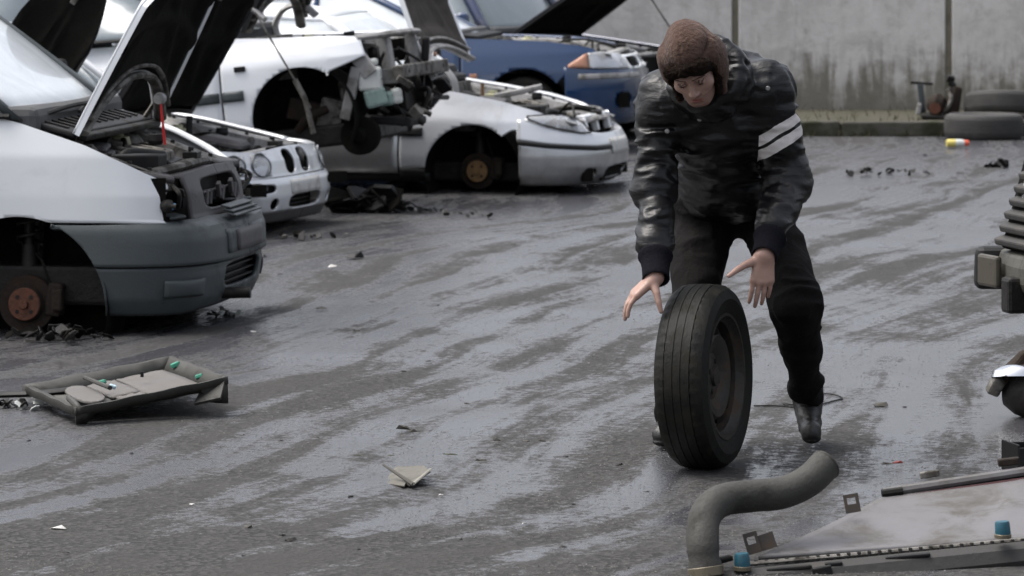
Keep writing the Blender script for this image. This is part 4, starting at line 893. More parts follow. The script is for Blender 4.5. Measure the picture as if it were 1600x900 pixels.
# ---- dark car half hidden behind the blue one, its black bonnet propped open
def farcar():
    yaw = R(30); hw = .80
    c = Car('car', 'half hidden navy car behind the blue car, its black bonnet propped open on a rod', 'car',
            [(.90, 0), (.88, .24), (.80, .50), (.62, .72), (.40, .78), (0, .80), (-.6, .80), (-1.8, .80), (-2.4, .78), (-2.7, .6), (-2.75, 0)],
            [(.2, .03), (.45, .0), (.7, .03), (.86, .1), (1.4, .2)], [(.2, .06), (.4, .0), (.6, .02), (.7, .1), (.9, .3)], (.62, 35.75), yaw)
    hole = (c.sx(0), .30, .33, .33, 2)
    top = [(0, .70), (.6, .72), (c.sx(.5), .74), (c.sx(-.5), .86)]
    c.patch('bumper', 'navy_paint', 0, c.sx(.32), .2, .56, .03, 8, [hole]); c.patch('front_wing', 'navy_paint', .45, c.sx(-.5), .56, top, .03, 10, [hole], lip=.05)
    flank(c, 'navy_paint', [-.51, -1.55, -2.4], .2, [(c.sx(-.5), .86), (c.sx(-2.4), .92)], 0, None, (c.sx(-1.95), .30, .33, .33, 2))
    c.arch_liner(0, .30, .34); c.arch_liner(-1.95, .30, .34); c.wheel(0, .29, .29); c.wheel(-1.95, .29, .29)
    c.bay(-.36, .66, .58, .4, lambda x: float(np.interp(x, (-.5, .7), (.87, .72))), 61)
    bo, q = c.bonnet(-.42, .86, .62, .54, 1.02, R(33), 'black_paint', crown=.015)
    MB().tube([q(.92, .75, -.03), (.70, .50, .74)], .008, 6).build('prop_rod', 'bay_metal', c.root, smooth=40)
    c.cabin(-.56, .88, -.95, 1.42, -1.95, -2.55, .70, .60, 'navy_paint', 'glass', bow=.10, bpost=-1.4, zbr=.93)
    c.mirror(-.70, -.82, .94, 'navy_paint'); c.mirror(-.70, .82, .94, 'navy_paint')
    c.underbody(-2.5, .6, .2, .35, .2)
farcar()

# ---- loose bonnet standing behind the van, against its far side
class LB: root = thing('loose_bonnet', 'long loose black bonnet panel leaning against the far side of the white van', 'bonnet')
Car.bonnet(LB, 0, 0, .21, .20, 2.3, 0.0, 'black_paint', crown=.01)
_x = Vector((.53, .12, .84)).normalized(); _y = Vector((.85, .0, -.53)); _z = _x.cross(_y).normalized(); _y = _z.cross(_x)
_b = P(118, 0, 20.75) - _x * 2.05
LB.root.matrix_world = Matrix.Translation(_b) @ Matrix((_x, _y, _z)).transposed().to_4x4()
# ------------------------------------------------------------------ bodies from distance fields
def vnoise(p, seed=0):
    """smooth value noise in 0..1"""
    i = np.floor(p).astype(np.int64); f = p - i; f = f * f * (3 - 2 * f); out = 0
    for dx in (0, 1):
        for dy in (0, 1):
            for dz in (0, 1):
                h = ((i[:, 0] + dx) * 374761393 + (i[:, 1] + dy) * 668265263 + (i[:, 2] + dz) * 2147483647 + seed * 1274126177) & 0xffffffff
                h = ((h ^ (h >> 13)) * 1274126177) & 0xffffffff; h = (h ^ (h >> 16)) & 0xffff
                wgt = (f[:, 0] if dx else 1 - f[:, 0]) * (f[:, 1] if dy else 1 - f[:, 1]) * (f[:, 2] if dz else 1 - f[:, 2])
                out = out + wgt * (h / 65535.0)
    return out
def ridge(p, seed=0): return 1 - np.abs(2 * vnoise(p, seed) - 1)
def cap(p, a, b, ra, rb):
    a = np.array(a); b = np.array(b); ab = b - a; t = np.clip(((p - a) @ ab) / (ab @ ab), 0, 1)
    return np.linalg.norm(p - a - t[:, None] * ab, axis=1) - (ra + (rb - ra) * t)
def chain(p, pts, rs, k=0.012):
    d = None
    for i in range(len(pts) - 1):
        e = cap(p, pts[i], pts[i + 1], rs[i], rs[i + 1]); d = e if d is None else smin(d, e, k)
    return d
def ell(p, c, r, B=None):
    q = p - np.array(c)
    if B is not None: q = q @ np.array(B).T
    r = np.array(r); k0 = np.linalg.norm(q / r, axis=1); k1 = np.linalg.norm(q / (r * r), axis=1)
    return k0 * (k0 - 1) / np.maximum(k1, 1e-6)
def smin(a, b, k):
    h = np.maximum(k - np.abs(a - b), 0) / k; return np.minimum(a, b) - h * h * k * 0.25
def smax(a, b, k): return -smin(-a, -b, k)
def sdf_mesh(name, fn, lo, hi, h, m, parent=None, smooth=True):
    """surface nets over the zero level of fn"""
    lo = np.array(lo, float); hi = np.array(hi, float); c = 4
    n = (np.ceil((hi - lo) / h / c).astype(int) + 1) * c
    cn = n // c + 1; g = np.stack(np.meshgrid(*[np.arange(k) for k in cn], indexing='ij'), -1).reshape(-1, 3)
    dc = fn(lo + g * h * c).reshape(cn)
    near = np.abs(dc) < h * c * 2.4
    D = np.repeat(np.repeat(np.repeat(dc, c, 0), c, 1), c, 2)[:n[0] + 1, :n[1] + 1, :n[2] + 1].astype(np.float32)
    blk = np.zeros(cn, bool)                      # coarse cells with any near corner
    for dx in (0, 1):
        for dy in (0, 1):
            for dz in (0, 1): blk[:cn[0] - dx, :cn[1] - dy, :cn[2] - dz] |= near[dx:, dy:, dz:]
    fb = np.repeat(np.repeat(np.repeat(blk, c, 0), c, 1), c, 2)[:D.shape[0], :D.shape[1], :D.shape[2]]
    idx = np.argwhere(fb)
    for s in range(0, len(idx), 400000):
        q = idx[s:s + 400000]; D[q[:, 0], q[:, 1], q[:, 2]] = fn(lo + q * h)
    ins = D < 0; sh = ins.shape
    cnt = sum(ins[dx:sh[0] - 1 + dx, dy:sh[1] - 1 + dy, dz:sh[2] - 1 + dz].astype(np.int8) for dx in (0, 1) for dy in (0, 1) for dz in (0, 1))
    cells = np.argwhere((cnt > 0) & (cnt < 8)); cid = np.full(cnt.shape, -1, np.int32); cid[tuple(cells.T)] = np.arange(len(cells))
    acc = np.zeros((len(cells), 3)); num = np.zeros(len(cells))
    cor = [(0, 0, 0), (1, 0, 0), (0, 1, 0), (1, 1, 0), (0, 0, 1), (1, 0, 1), (0, 1, 1), (1, 1, 1)]
    for a in range(8):
        for b in range(a + 1, 8):
            if sum(abs(x - y) for x, y in zip(cor[a], cor[b])) != 1: continue
            ca, cb = np.array(cor[a]), np.array(cor[b]); da = D[tuple((cells + ca).T)]; db = D[tuple((cells + cb).T)]
            x = (da < 0) != (db < 0); t = np.where(x, da / np.where(x, da - db, 1), 0)[:, None]
            acc += np.where(x[:, None], ca + (cb - ca) * t, 0); num += x
    V = lo + (cells + acc / num[:, None]) * h; quads = []
    for ax in range(3):
        sl0 = [slice(None)] * 3; sl1 = [slice(None)] * 3; sl0[ax] = slice(0, -1); sl1[ax] = slice(1, None)
        e = np.argwhere(ins[tuple(sl0)] != ins[tuple(sl1)]); u, v = (ax + 1) % 3, (ax + 2) % 3
        e = e[(e[:, u] > 0) & (e[:, v] > 0)]
        e = e[(e[:, 0] < cnt.shape[0]) & (e[:, 1] < cnt.shape[1]) & (e[:, 2] < cnt.shape[2])]
        o = np.zeros(3, int); U = o.copy(); U[u] = 1; W = o.copy(); W[v] = 1
        q = np.stack([cid[tuple((e - d).T)] for d in (o, U, U + W, W)], 1); flip = ~ins[tuple(e.T)]
        q[flip] = q[flip][:, ::-1]; quads.append(q)
    Q = np.concatenate(quads); Q = Q[(Q >= 0).all(1)]
    me = bpy.data.meshes.new(name); me.from_pydata(V.tolist(), [], Q.tolist())
    if smooth: me.shade_smooth()
    me.materials.append(M[m] if isinstance(m, str) else m)
    ob = bpy.data.objects.new(name, me); COL.objects.link(ob)
    if parent: ob.parent = parent
    return ob, V, Q

# ------------------------------------------------------------------ materials of the man
def skin_mat():
    m, nt, b, co = _base('skin')
    c = _mix(nt, _noise(nt, co, 40, 5), (0.28, 0.168, 0.133), (0.37, 0.235, 0.19))
    nt.links.new(c, b.inputs['Base Color']); b.inputs['Roughness'].default_value = 0.5
    b.inputs['Subsurface Weight'].default_value = 0.12; b.inputs['Subsurface Radius'].default_value = (0.012, 0.005, 0.003); b.inputs['Subsurface Scale'].default_value = 1.0
    nt.links.new(_bump(nt, _noise(nt, co, 320, 3), 0.15, 0.002), b.inputs['Normal']); return m
M['skin'] = skin_mat()
M['lips'] = mat('lips', (0.22, 0.075, 0.065), 0.45)
M['brows'] = mat('brows_and_lashes', (0.07, 0.042, 0.032), 0.8)
M['stubble'] = mat('shaved_skin', (0.22, 0.13, 0.10), 0.6)
M['eye_white'] = mat('eye_white', (0.16, 0.14, 0.13), 0.15); M['iris'] = mat('iris', (0.02, 0.012, 0.008), 0.1)
M['trousers'] = mat('black_brown_trousers', (0.0035, 0.003, 0.003), 0.9, 0, (0.009, 0.008, 0.0075), 0.5, 7, bump=0.6, bump_scale=45, spec=0.15)
M['knit'] = mat('black_rib_knit', (0.006, 0.006, 0.009), 0.95, bump=0.4, bump_scale=120, spec=0.1)
M['boot'] = mat('worn_black_leather', (0.010, 0.0095, 0.0095), 0.42, 0, (0.04, 0.038, 0.036), 0.45, 16, bump=0.4, bump_scale=50)
M['fleece'] = mat('brown_fleece', (0.080, 0.047, 0.036), 0.95, 0, (0.046, 0.027, 0.020), 0.55, 22, bump=0.9, bump_scale=95, sheen=0.1, var=0.25, spec=0.2)
M['dark_fur'] = mat('dark_brown_fur', (0.010, 0.006, 0.0045), 0.95, 0, (0.040, 0.023, 0.014), 0.4, 40, bump=1.0, bump_scale=170, spec=0.1)
M['button'] = mat('pewter_button', (0.3, 0.3, 0.3), 0.4, 0.8)
def nylon_mat():
    m, nt, b, co = _base('black_nylon')
    at = nt.nodes.new('ShaderNodeAttribute'); at.attribute_name = 'arm_t'; t = at.outputs['Fac']
    am = nt.nodes.new('ShaderNodeAttribute'); am.attribute_name = 'arm_m'
    t = _math(nt, 'ADD', t, _math(nt, 'MULTIPLY', _math(nt, 'SUBTRACT', _noise(nt, co, 14, 3), 0.5), 0.012))
    st = _math(nt, 'MAXIMUM', *[_math(nt, 'MULTIPLY', _math(nt, 'GREATER_THAN', t, a), _math(nt, 'LESS_THAN', t, e)) for a, e in ((0.116, 0.149), (0.161, 0.196))])
    st = _math(nt, 'MULTIPLY', st, _math(nt, 'GREATER_THAN', am.outputs['Fac'], 0.0))
    c = _mix(nt, _noise(nt, co, 12, 5), (0.002, 0.002, 0.0025), (0.005, 0.005, 0.006))
    wh = _mix(nt, _noise(nt, co, 30, 5), (0.74, 0.71, 0.69), (0.55, 0.52, 0.51))
    nt.links.new(_mix(nt, st, c, wh), b.inputs['Base Color'])
    nt.links.new(_ramp(nt, st, 0, 1, 0.38, 0.85), b.inputs['Roughness']); b.inputs['Specular IOR Level'].default_value = 0.36
    cr = _noise(nt, co, 1, 5, 0.6, 0.8, vec_scale=(11, 11, 38))
    nt.links.new(_bump(nt, _noise(nt, co, 90, 4), 0.25, 0.004, _bump(nt, cr, 0.22, 0.02)), b.inputs['Normal']); return m
M['nylon'] = nylon_mat()

# ------------------------------------------------------------------ skeleton, from the photo
J = dict(pelvis=P(1148, 330, 14.80), waist=P(1138, 265, 14.65), chest=P(1120, 185, 14.38), neck=P(1108, 128, 14.16),
         rsh=P(1034, 158, 14.30), rel=P(1021, 292, 14.26), rwr=P(1025, 432, 14.0),
         lsh=P(1197, 142, 14.30), lel=P(1230, 285, 14.36), lwr=P(1195, 397, 14.06),
         rhip=P(1102, 345, 14.80), rkn=P(1080, 490, 14.55), ran=P(1052, 668, 14.86),
         lhip=P(1202, 345, 14.78), lkn=P(1243, 474, 14.42), lan=P(1262, 628, 14.76))
HC = P(1083, 104, 13.98)
_p, _y, _r = R(38), R(-9), R(13)
hF = Vector((math.sin(_y) * math.cos(_p), -math.cos(_y) * math.cos(_p), -math.sin(_p)))
_u0 = (Vector((0, 0, 1)) - hF * hF.z).normalized(); _rt = hF.cross(_u0)
hU = math.cos(_r) * _u0 + math.sin(_r) * _rt; hR = hF.cross(hU)
HB = np.array([hR[:], hF[:], hU[:]])              # rows: right, forward, up
def to_head(p): return (p - np.array(HC)) @ HB.T
def H(r, f, u): return np.array(HC + hR * r + hF * f + hU * u)

def head_d(p):
    q = to_head(p); s = q.copy(); s[:, 0] = np.abs(s[:, 0])
    d = ell(q, (0, -.012, .035), (.076, .098, .095))                       # skull
    d = smin(d, ell(q, (0, .028, -.045), (.058, .066, .072)), .04)          # face
    d = smin(d, ell(q, (0, .052, -.092), (.030, .030, .026)), .03)          # chin
    d = smin(d, cap(s, (.052, -.01, -.06), (.018, .06, -.095), .018, .014), .03)   # jaw
    d = smin(d, ell(s, (.047, .058, -.028), (.020, .018, .016)), .025)      # cheek bone
    d = smin(d, cap(s, (.010, .086, .018), (.048, .068, .016), .011, .008), .015)  # brow
    d = smax(d, -ell(s, (.031, .096, -.003), (.019, .016, .011)), .012)     # eye socket
    d = smin(d, cap(q, (0, .086, .004), (0, .108, -.036), .0065, .0105), .010)     # nose
    d = smin(d, ell(s, (.0115, .098, -.042), (.0075, .010, .0065)), .006)
    d = smin(d, ell(q, (0, .088, -.0655), (.022, .010, .0055)), .006)       # upper lip
    d = smin(d, ell(q, (0, .087, -.0775), (.019, .010, .0065)), .006)       # lower lip
    d = smax(d, -ell(q, (0, .099, -.0713), (.024, .008, .0012)), .003)
    d = smax(d, -ell(q, (0, .094, -.087), (.018, .008, .004)), .008)
    d = smin(d, smax(ell(s, (.080, -.010, -.012), (.008, .020, .031)), -ell(s, (.088, -.006, -.010), (.006, .012, .020)), .004), .006)  # ears
    d = smin(d, smax(np.abs(ell(s, (.031, .082, -.003), (.0155, .0145, .0125))) - .0012, -(ell(s, (.031, .095, -.0062), (.0115, .016, .0024))), .002), .003)  # lids
    return d
def hand_parts(w, f, n, thumb_tip, right, curl, spread=1.0, L=0.19):
    """segments of a hand: wrist w, finger direction f, back normal n"""
    f = Vector(f).normalized(); n = (Vector(n) - f * Vector(n).dot(f)).normalized(); t = n.cross(f) if right else f.cross(n)
    w = Vector(w); segs = []; palm = []
    for k, (off, ln, r, b) in enumerate(((.033, .078, .0088, .092), (.011, .088, .0090, .096), (-.011, .081, .0086, .093), (-.031, .062, .0076, .086))):
        root = w + t * off * .95 + f * b; palm.append((w + t * off * .55 + f * .012, root, .0165, .0125))
        d = (f + t * off * 2.2 * spread).normalized(); p = root; ang = 0
        for i, s in enumerate((.44, .31, .25)):
            ang += R(curl[i] * (1 + .12 * k)); e = d * math.cos(ang) - n * math.sin(ang)
            p2 = p + e * ln * s; segs.append((p, p2, r * (1.06 - .08 * i), r * (1.0 - .1 * i))); p = p2
    cm = w + t * .022 + f * .022 - n * .006; tt = Vector(thumb_tip)
    mc = cm + (tt - cm) * .36 + t * .010; ip = cm + (tt - cm) * .70 + t * .007 + n * .003
    segs += [(cm, mc, .0165, .0125), (mc, ip, .0118, .0102), (ip, tt, .0102, .0076)]
    return palm, segs, t
RH = hand_parts(J['rwr'] + Vector((-.002, 0, .0)), (-.72, -.12, -.62), (-.62, -.16, .72), P(1033, 487, 13.94), True, (9, 20, 14), 1.0)
LH = hand_parts(J['lwr'] + Vector((0, -.0, .0)), (-.10, -.12, -1), (.16, -1, .1), P(1139, 431, 13.98), False, (8, 14, 10), .35)
def hand_d(p, h, w, arm):
    d = None
    for a, b, ra, rb in h[0]:
        e = cap(p, a, b, ra, rb); d = e if d is None else smin(d, e, .016)
    f = None
    for a, b, ra, rb in h[1]:
        e = cap(p, a, b, ra, rb); f = e if f is None else np.minimum(f, e)
    d = smin(d, f, .008)
    return smin(d, cap(p, arm, w, .038, .027), .03)
def body_d(p):
    d = smin(head_d(p), cap(p, J['neck'], H(0, -.035, -.07), .062, .055), .03)
    t = smin(cap(p, J['chest'], J['pelvis'] + Vector((0, 0, .06)), .11, .09), cap(p, J['rsh'], J['lsh'], .06, .06), .1)
    d = smin(d, t, .06)
    for s, e, w, h in (('rsh', 'rel', 'rwr', RH), ('lsh', 'lel', 'lwr', LH)):
        d = smin(d, cap(p, J[s], J[e], .05, .042), .05)
        mid = J[e] + (J[w] - J[e]) * .35
        d = smin(d, cap(p, J[e], mid, .042, .040), .03)
        d = smin(d, hand_d(p, h, J[w], mid), .02)
    for a, k, n in (('rhip', 'rkn', 'ran'), ('lhip', 'lkn', 'lan')):
        d = smin(d, cap(p, J[a], J[k], .078, .055), .06); d = smin(d, cap(p, J[k], J[n], .052, .036), .04)
    return d
def bounds(pts, pad): a = np.array([p[:] for p in pts]); return a.min(0) - pad, a.max(0) + pad

allj = list(J.values()) + [HC, P(975, 505, 13.9), P(1139, 431, 13.98)]
lo, hi = bounds(allj, .18); lo[2] = max(lo[2], .0)
man, V, Q = sdf_mesh('person', body_d, lo, hi, .0038, 'skin')
tag(man, 'man in black padded jacket and brown trapper hat bending to bowl a loose wheel along', 'person')
for k in ('lips', 'brows', 'stubble'): man.data.materials.append(M[k])
fc = to_head(V[Q].mean(1)); mi = np.zeros(len(Q), int)
inr = (np.abs(fc[:, 0]) < .08) & (fc[:, 1] > .02) & (np.abs(fc[:, 2]) < .13)
mi[inr & (fc[:, 2] < -.058) & (fc[:, 1] > .035)] = 3; mi[inr & (fc[:, 2] < -.048) & (fc[:, 2] > -.062) & (np.abs(fc[:, 0]) < .024)] = 3
mi[inr & (((fc[:, 0] / .021) ** 2 + ((fc[:, 2] + .0715) / .0095) ** 2) < 1) & (fc[:, 1] > .07)] = 1
bw = np.abs(np.abs(fc[:, 0]) - .031) < .021
mi[inr & bw & (np.abs(fc[:, 2] - .0165 + .10 * np.maximum(np.abs(fc[:, 0]) - .035, 0)) < .0030) & (fc[:, 1] > .05)] = 2
mi[inr & (np.abs(np.abs(fc[:, 0]) - .031) < .016) & (np.abs(fc[:, 2] - .0030) < .0016) & (fc[:, 1] > .06)] = 2
man.data.polygons.foreach_set('material_index', mi.astype(np.int32))
for s in (-1, 1):
    T = Matrix.Translation(Vector(H(.031 * s, .079, -.004))) @ (hF * .97 - hU * .25).to_track_quat('Y', 'Z').to_matrix().to_4x4()
    e = MB().lathe([(.0118 * math.sin(t), .0118 * math.cos(t)) for t in np.linspace(.01, 3.13, 12)], T, 18).build('eye', 'eye_white', man, smooth=60)
    MB().lathe([(.0, .0122), (.0055, .0108), (.0055, .0098)], T, 14).build('iris', 'iris', e, smooth=60)

# ------------------------------------------------------------------ clothes
A_l = (np.array(J['lsh']), np.array(J['lel']))
def sleeve(p, s, e, w, r0, r1, r2):
    a = np.array(J[s]); b = np.array(J[e]); c = np.array(J[w]); c = c + (b - c) * .37
    return smin(cap(p, a, b, r0, r1), cap(p, b, c, r1, r2), .05)
def jacket_d(p):
    n1 = 1 - np.abs(2 * vnoise(p * np.array([8.0, 8.0, 27.0]) + 1.6 * vnoise(p * 6, 3)[:, None], 1) - 1) ** 1.4
    n2 = ridge(p * np.array([17, 17, 48.0]) + 1.8 * vnoise(p * 8, 4)[:, None], 2)
    tb = smin(cap(p, J['waist'], J['pelvis'] + Vector((0.0, -.01, .04)), .165, .158), cap(p, J['chest'] + Vector((.01, .02, .0)), J['waist'], .175, .165), .06)
    tb = smin(tb, cap(p, J['rsh'] + Vector((.03, .02, -.01)), J['lsh'] + Vector((-.03, .02, -.01)), .095, .105), .08)
    tb = smin(tb, cap(p, P(1150, 132, 14.48), P(1085, 140, 14.42), .12, .11), .08)
    hem = (p - np.array(J['pelvis'])) @ np.array([0.05, .25, .97]); tb = smax(tb, -(hem + .05), .025)
    ra = sleeve(p, 'rsh', 'rel', 'rwr', .082, .064, .058); la = sleeve(p, 'lsh', 'lel', 'lwr', .092, .068, .056)
    d = smin(smin(tb, ra, .045), la, .045)
    nd = np.array(H(0, -.06, -.10)); ax = (np.array(H(0, -.02, .0)) - np.array(J['neck'])); ax /= np.linalg.norm(ax)   # collar
    q = p - (np.array(J['neck']) + ax * .030 + np.array([.012, .03, .0])); hgt = q @ ax; rad = np.linalg.norm(q - hgt[:, None] * ax, axis=1)
    col = np.sqrt(np.maximum(np.abs(rad - .105) - .008, 0) ** 2 + np.maximum(np.abs(hgt) - .045, 0) ** 2) - .022
    d = smin(d, col, .03)
    d = smax(d, .01 - (np.linalg.norm(to_head(p) / np.array([.082, .115, .15]), axis=1) - 1) * .082, .01)
    quilt = .008 * np.abs(np.sin(((p - np.array(J['waist'])) @ np.array([0, -.64, .77])) * 36)) ** .5
    return d - (.026 * (n1 - .6) + .006 * (n2 - .5)) - quilt * (np.abs(tb - d) < .02) * .6
lo, hi = bounds([J[k] for k in ('pelvis', 'waist', 'chest', 'neck', 'rsh', 'rel', 'lsh', 'lel', 'rwr', 'lwr')], .22)
jk, V, Q = sdf_mesh('jacket', jacket_d, lo, hi, .0062, 'nylon', man)
dl = cap(V, A_l[0], A_l[1], 0, 0); t = (V - A_l[0]) @ np.array([.51, 0, -.86])
at = jk.data.attributes.new('arm_m', 'FLOAT', 'POINT'); at.data.foreach_set('value', np.minimum(.135 - dl, V[:, 0] - J['lsh'].x + .028).astype(np.float32))
at = jk.data.attributes.new('arm_t', 'FLOAT', 'POINT'); at.data.foreach_set('value', t.astype(np.float32))
def cuff(w, e, r, nm='cuff'):
    a = np.array(w) + (np.array(e) - np.array(w)) * .24; b = np.array(w) - (np.array(e) - np.array(w)) * .035
    ab = b - a; L = np.linalg.norm(ab); ab /= L; up = np.array([0, 1, 0]) - ab * ab[1]; up /= np.linalg.norm(up); sd = np.cross(ab, up)
    mb = MB(); n = 64; rows = [(0, r * 1.25), (.1, r * 1.28), (.22, r * 1.12), (.5, r), (.85, r * .97), (.97, r * .99), (1.0, r * .93), (.93, r * .8), (.6, r * .78)]
    vs = [a + ab * L * t + (up * math.sin(6.2832 * j / n) + sd * math.cos(6.2832 * j / n)) * (rr + (.0016 if j % 2 else 0)) for t, rr in rows for j in range(n)]
    mb.add([Vector(v) for v in vs], [(i * n + j, i * n + (j + 1) % n, (i + 1) * n + (j + 1) % n, (i + 1) * n + j) for i in range(len(rows) - 1) for j in range(n)])
    return mb.build(nm, 'knit', jk, smooth=60)
cuff(J['rwr'], J['rel'], .046); cuff(J['lwr'], J['lel'], .044)
for px, py, d in ((1203, 116, 14.16), (1201, 139, 14.14), (1043, 206, 14.17), (1093, 186, 14.14)):
    c = P(px, py, d); pp = np.array(c)[None].repeat(60, 0); pp[:, 1] = np.linspace(13.7, 14.7, 60); dd = jacket_d(pp); i = int(np.argmax(dd < 0))
    c.y = pp[i, 1] - .004 if dd.min() < 0 else c.y
    MB().lathe([(0, .004), (.007, .0035), (.009, .0), (.009, -.006)], Matrix.Translation(c) @ Matrix.Rotation(R(180), 4, 'Z'), 14).build('snap_button', 'button', jk, smooth=40)
def trousers_d(p):
    n1 = ridge(p * np.array([10, 10, 15.0]) + 1.6 * vnoise(p * 6, 7)[:, None], 5); n2 = ridge(p * 26.0, 6)
    d = cap(p, J['rhip'] + Vector((.01, 0, .07)), J['lhip'] + Vector((-.01, 0, .07)), .12, .12)
    for a, k, n, r in (('rhip', 'rkn', 'ran', (.100, .080, .066)), ('lhip', 'lkn', 'lan', (.096, .078, .056))):
        e = np.array(J[n]); kk = np.array(J[k]); e = e + (kk - e) * .10
        d = smin(d, smin(cap(p, J[a], kk, r[0], r[1]), cap(p, kk, e, r[1] * .97, r[2]), .05), .025)
    return d - (.024 * (n1 - .55) + .006 * (n2 - .5))
lo, hi = bounds([J[k] for k in ('rhip', 'lhip', 'rkn', 'lkn', 'ran', 'lan')], .17); lo[2] = max(lo[2], .02)
sdf_mesh('trousers', trousers_d, lo, hi, .0075, 'trousers', man)
def boot(an, toe, heel, lift):
    an, toe, heel = (np.array(x) for x in (an, toe, heel))
    def f(p):
        d = smin(cap(p, an + np.array([0, 0, .05]), heel + np.array([0, 0, .035]), .052, .042), cap(p, heel, toe, .038, .034), .03)
        d = smin(d, cap(p, an, (heel + toe) / 2 + np.array([0, 0, .02]), .048, .038), .03)
        side = np.array([1.0, 0, 0]); up = np.cross(side, (toe - heel) / np.linalg.norm(toe - heel)); up = up if up[2] > 0 else -up
        h = (p - heel) @ up; lace = .003 * np.abs(np.sin(p[:, 2] * 260))
        d = smax(d, -(h + .032), .006); sole = np.maximum(d - .006, np.abs(h + .030) - .012)
        return np.minimum(d - .004 * (ridge(p * 30, 8) - .5) - lace * (h > .03), sole)
    lo, hi = bounds([Vector(x) for x in (an, toe, heel)], .12)
    return sdf_mesh('boot', f, lo, hi, .0055, 'boot', man)
boot(J['lan'], P(1268, 676, 14.58), P(1262, 650, 14.80), 0)
boot(J['ran'], Vector((P(1034, 690, 14.66).x, 14.66, .042)), Vector((P(1056, 690, 14.88).x, 14.90, .045)), 0)
def hat_d(p):
    q = to_head(p); s = q.copy(); s[:, 0] = np.abs(s[:, 0])
    d = ell(q, (0, -.020, .060), (.088, .114, .106))
    d = smin(d, ell(s, (.088, -.022, .004), (.028, .064, .078)), .03)      # rolled side
    d = smin(d, cap(s, (.084, -.004, -.03), (.078, .020, -.110), .022, .015), .03)  # ear flap
    d = smin(d, ell(q, (0, -.085, -.01), (.085, .045, .075)), .04)
    d = smax(d, -ell(q, (0, .09, -.055), (.072, .11, .088)), .015)
    ang = np.arctan2(q[:, 0], q[:, 1] + .022); dome = q[:, 2] > .075
    sm = -.003 * np.exp(-(np.abs(np.sin(ang * 2)) * .09 / .006) ** 2) * dome - .008 * np.exp(-((q[:, 2] - .085 + .25 * (q[:, 1] - .05)) / .005) ** 2)
    return d - .016 * (vnoise(q * np.array([11, 11, 16]), 9) - .5) - .0025 * (vnoise(q * 110, 10) - .5) + .003 - sm
lo, hi = bounds([HC], .24); hat, _, _ = sdf_mesh('hat', hat_d, lo, hi, .004, 'fleece', man)
def brim_d(p):
    q = to_head(p); s = q.copy(); s[:, 0] = np.abs(s[:, 0])
    d = cap(s, (0, .104, .072), (.048, .080, .060), .023, .023); d = smin(d, cap(s, (.048, .080, .060), (.078, .030, .014), .022, .015), .03)
    d = smin(d, cap(s, (.084, .020, .0), (.070, .040, -.09), .014, .013), .02)
    return d - .008 * (vnoise(q * 45, 11) - .5) - .009 * (vnoise(q * 150, 12) - .5)
sdf_mesh('fur_brim', brim_d, lo, hi, .0042, 'dark_fur', hat)

# ------------------------------------------------------------------ the rolling wheel
wheel_thing('rolling_wheel', 'upright loose road wheel with worn tyre rolling in front of the bending man', 'wheel',
            (P(1100, 588, 14.12).x, 14.12, .311), (R(1.5), 0, R(-110)), .312, .180)
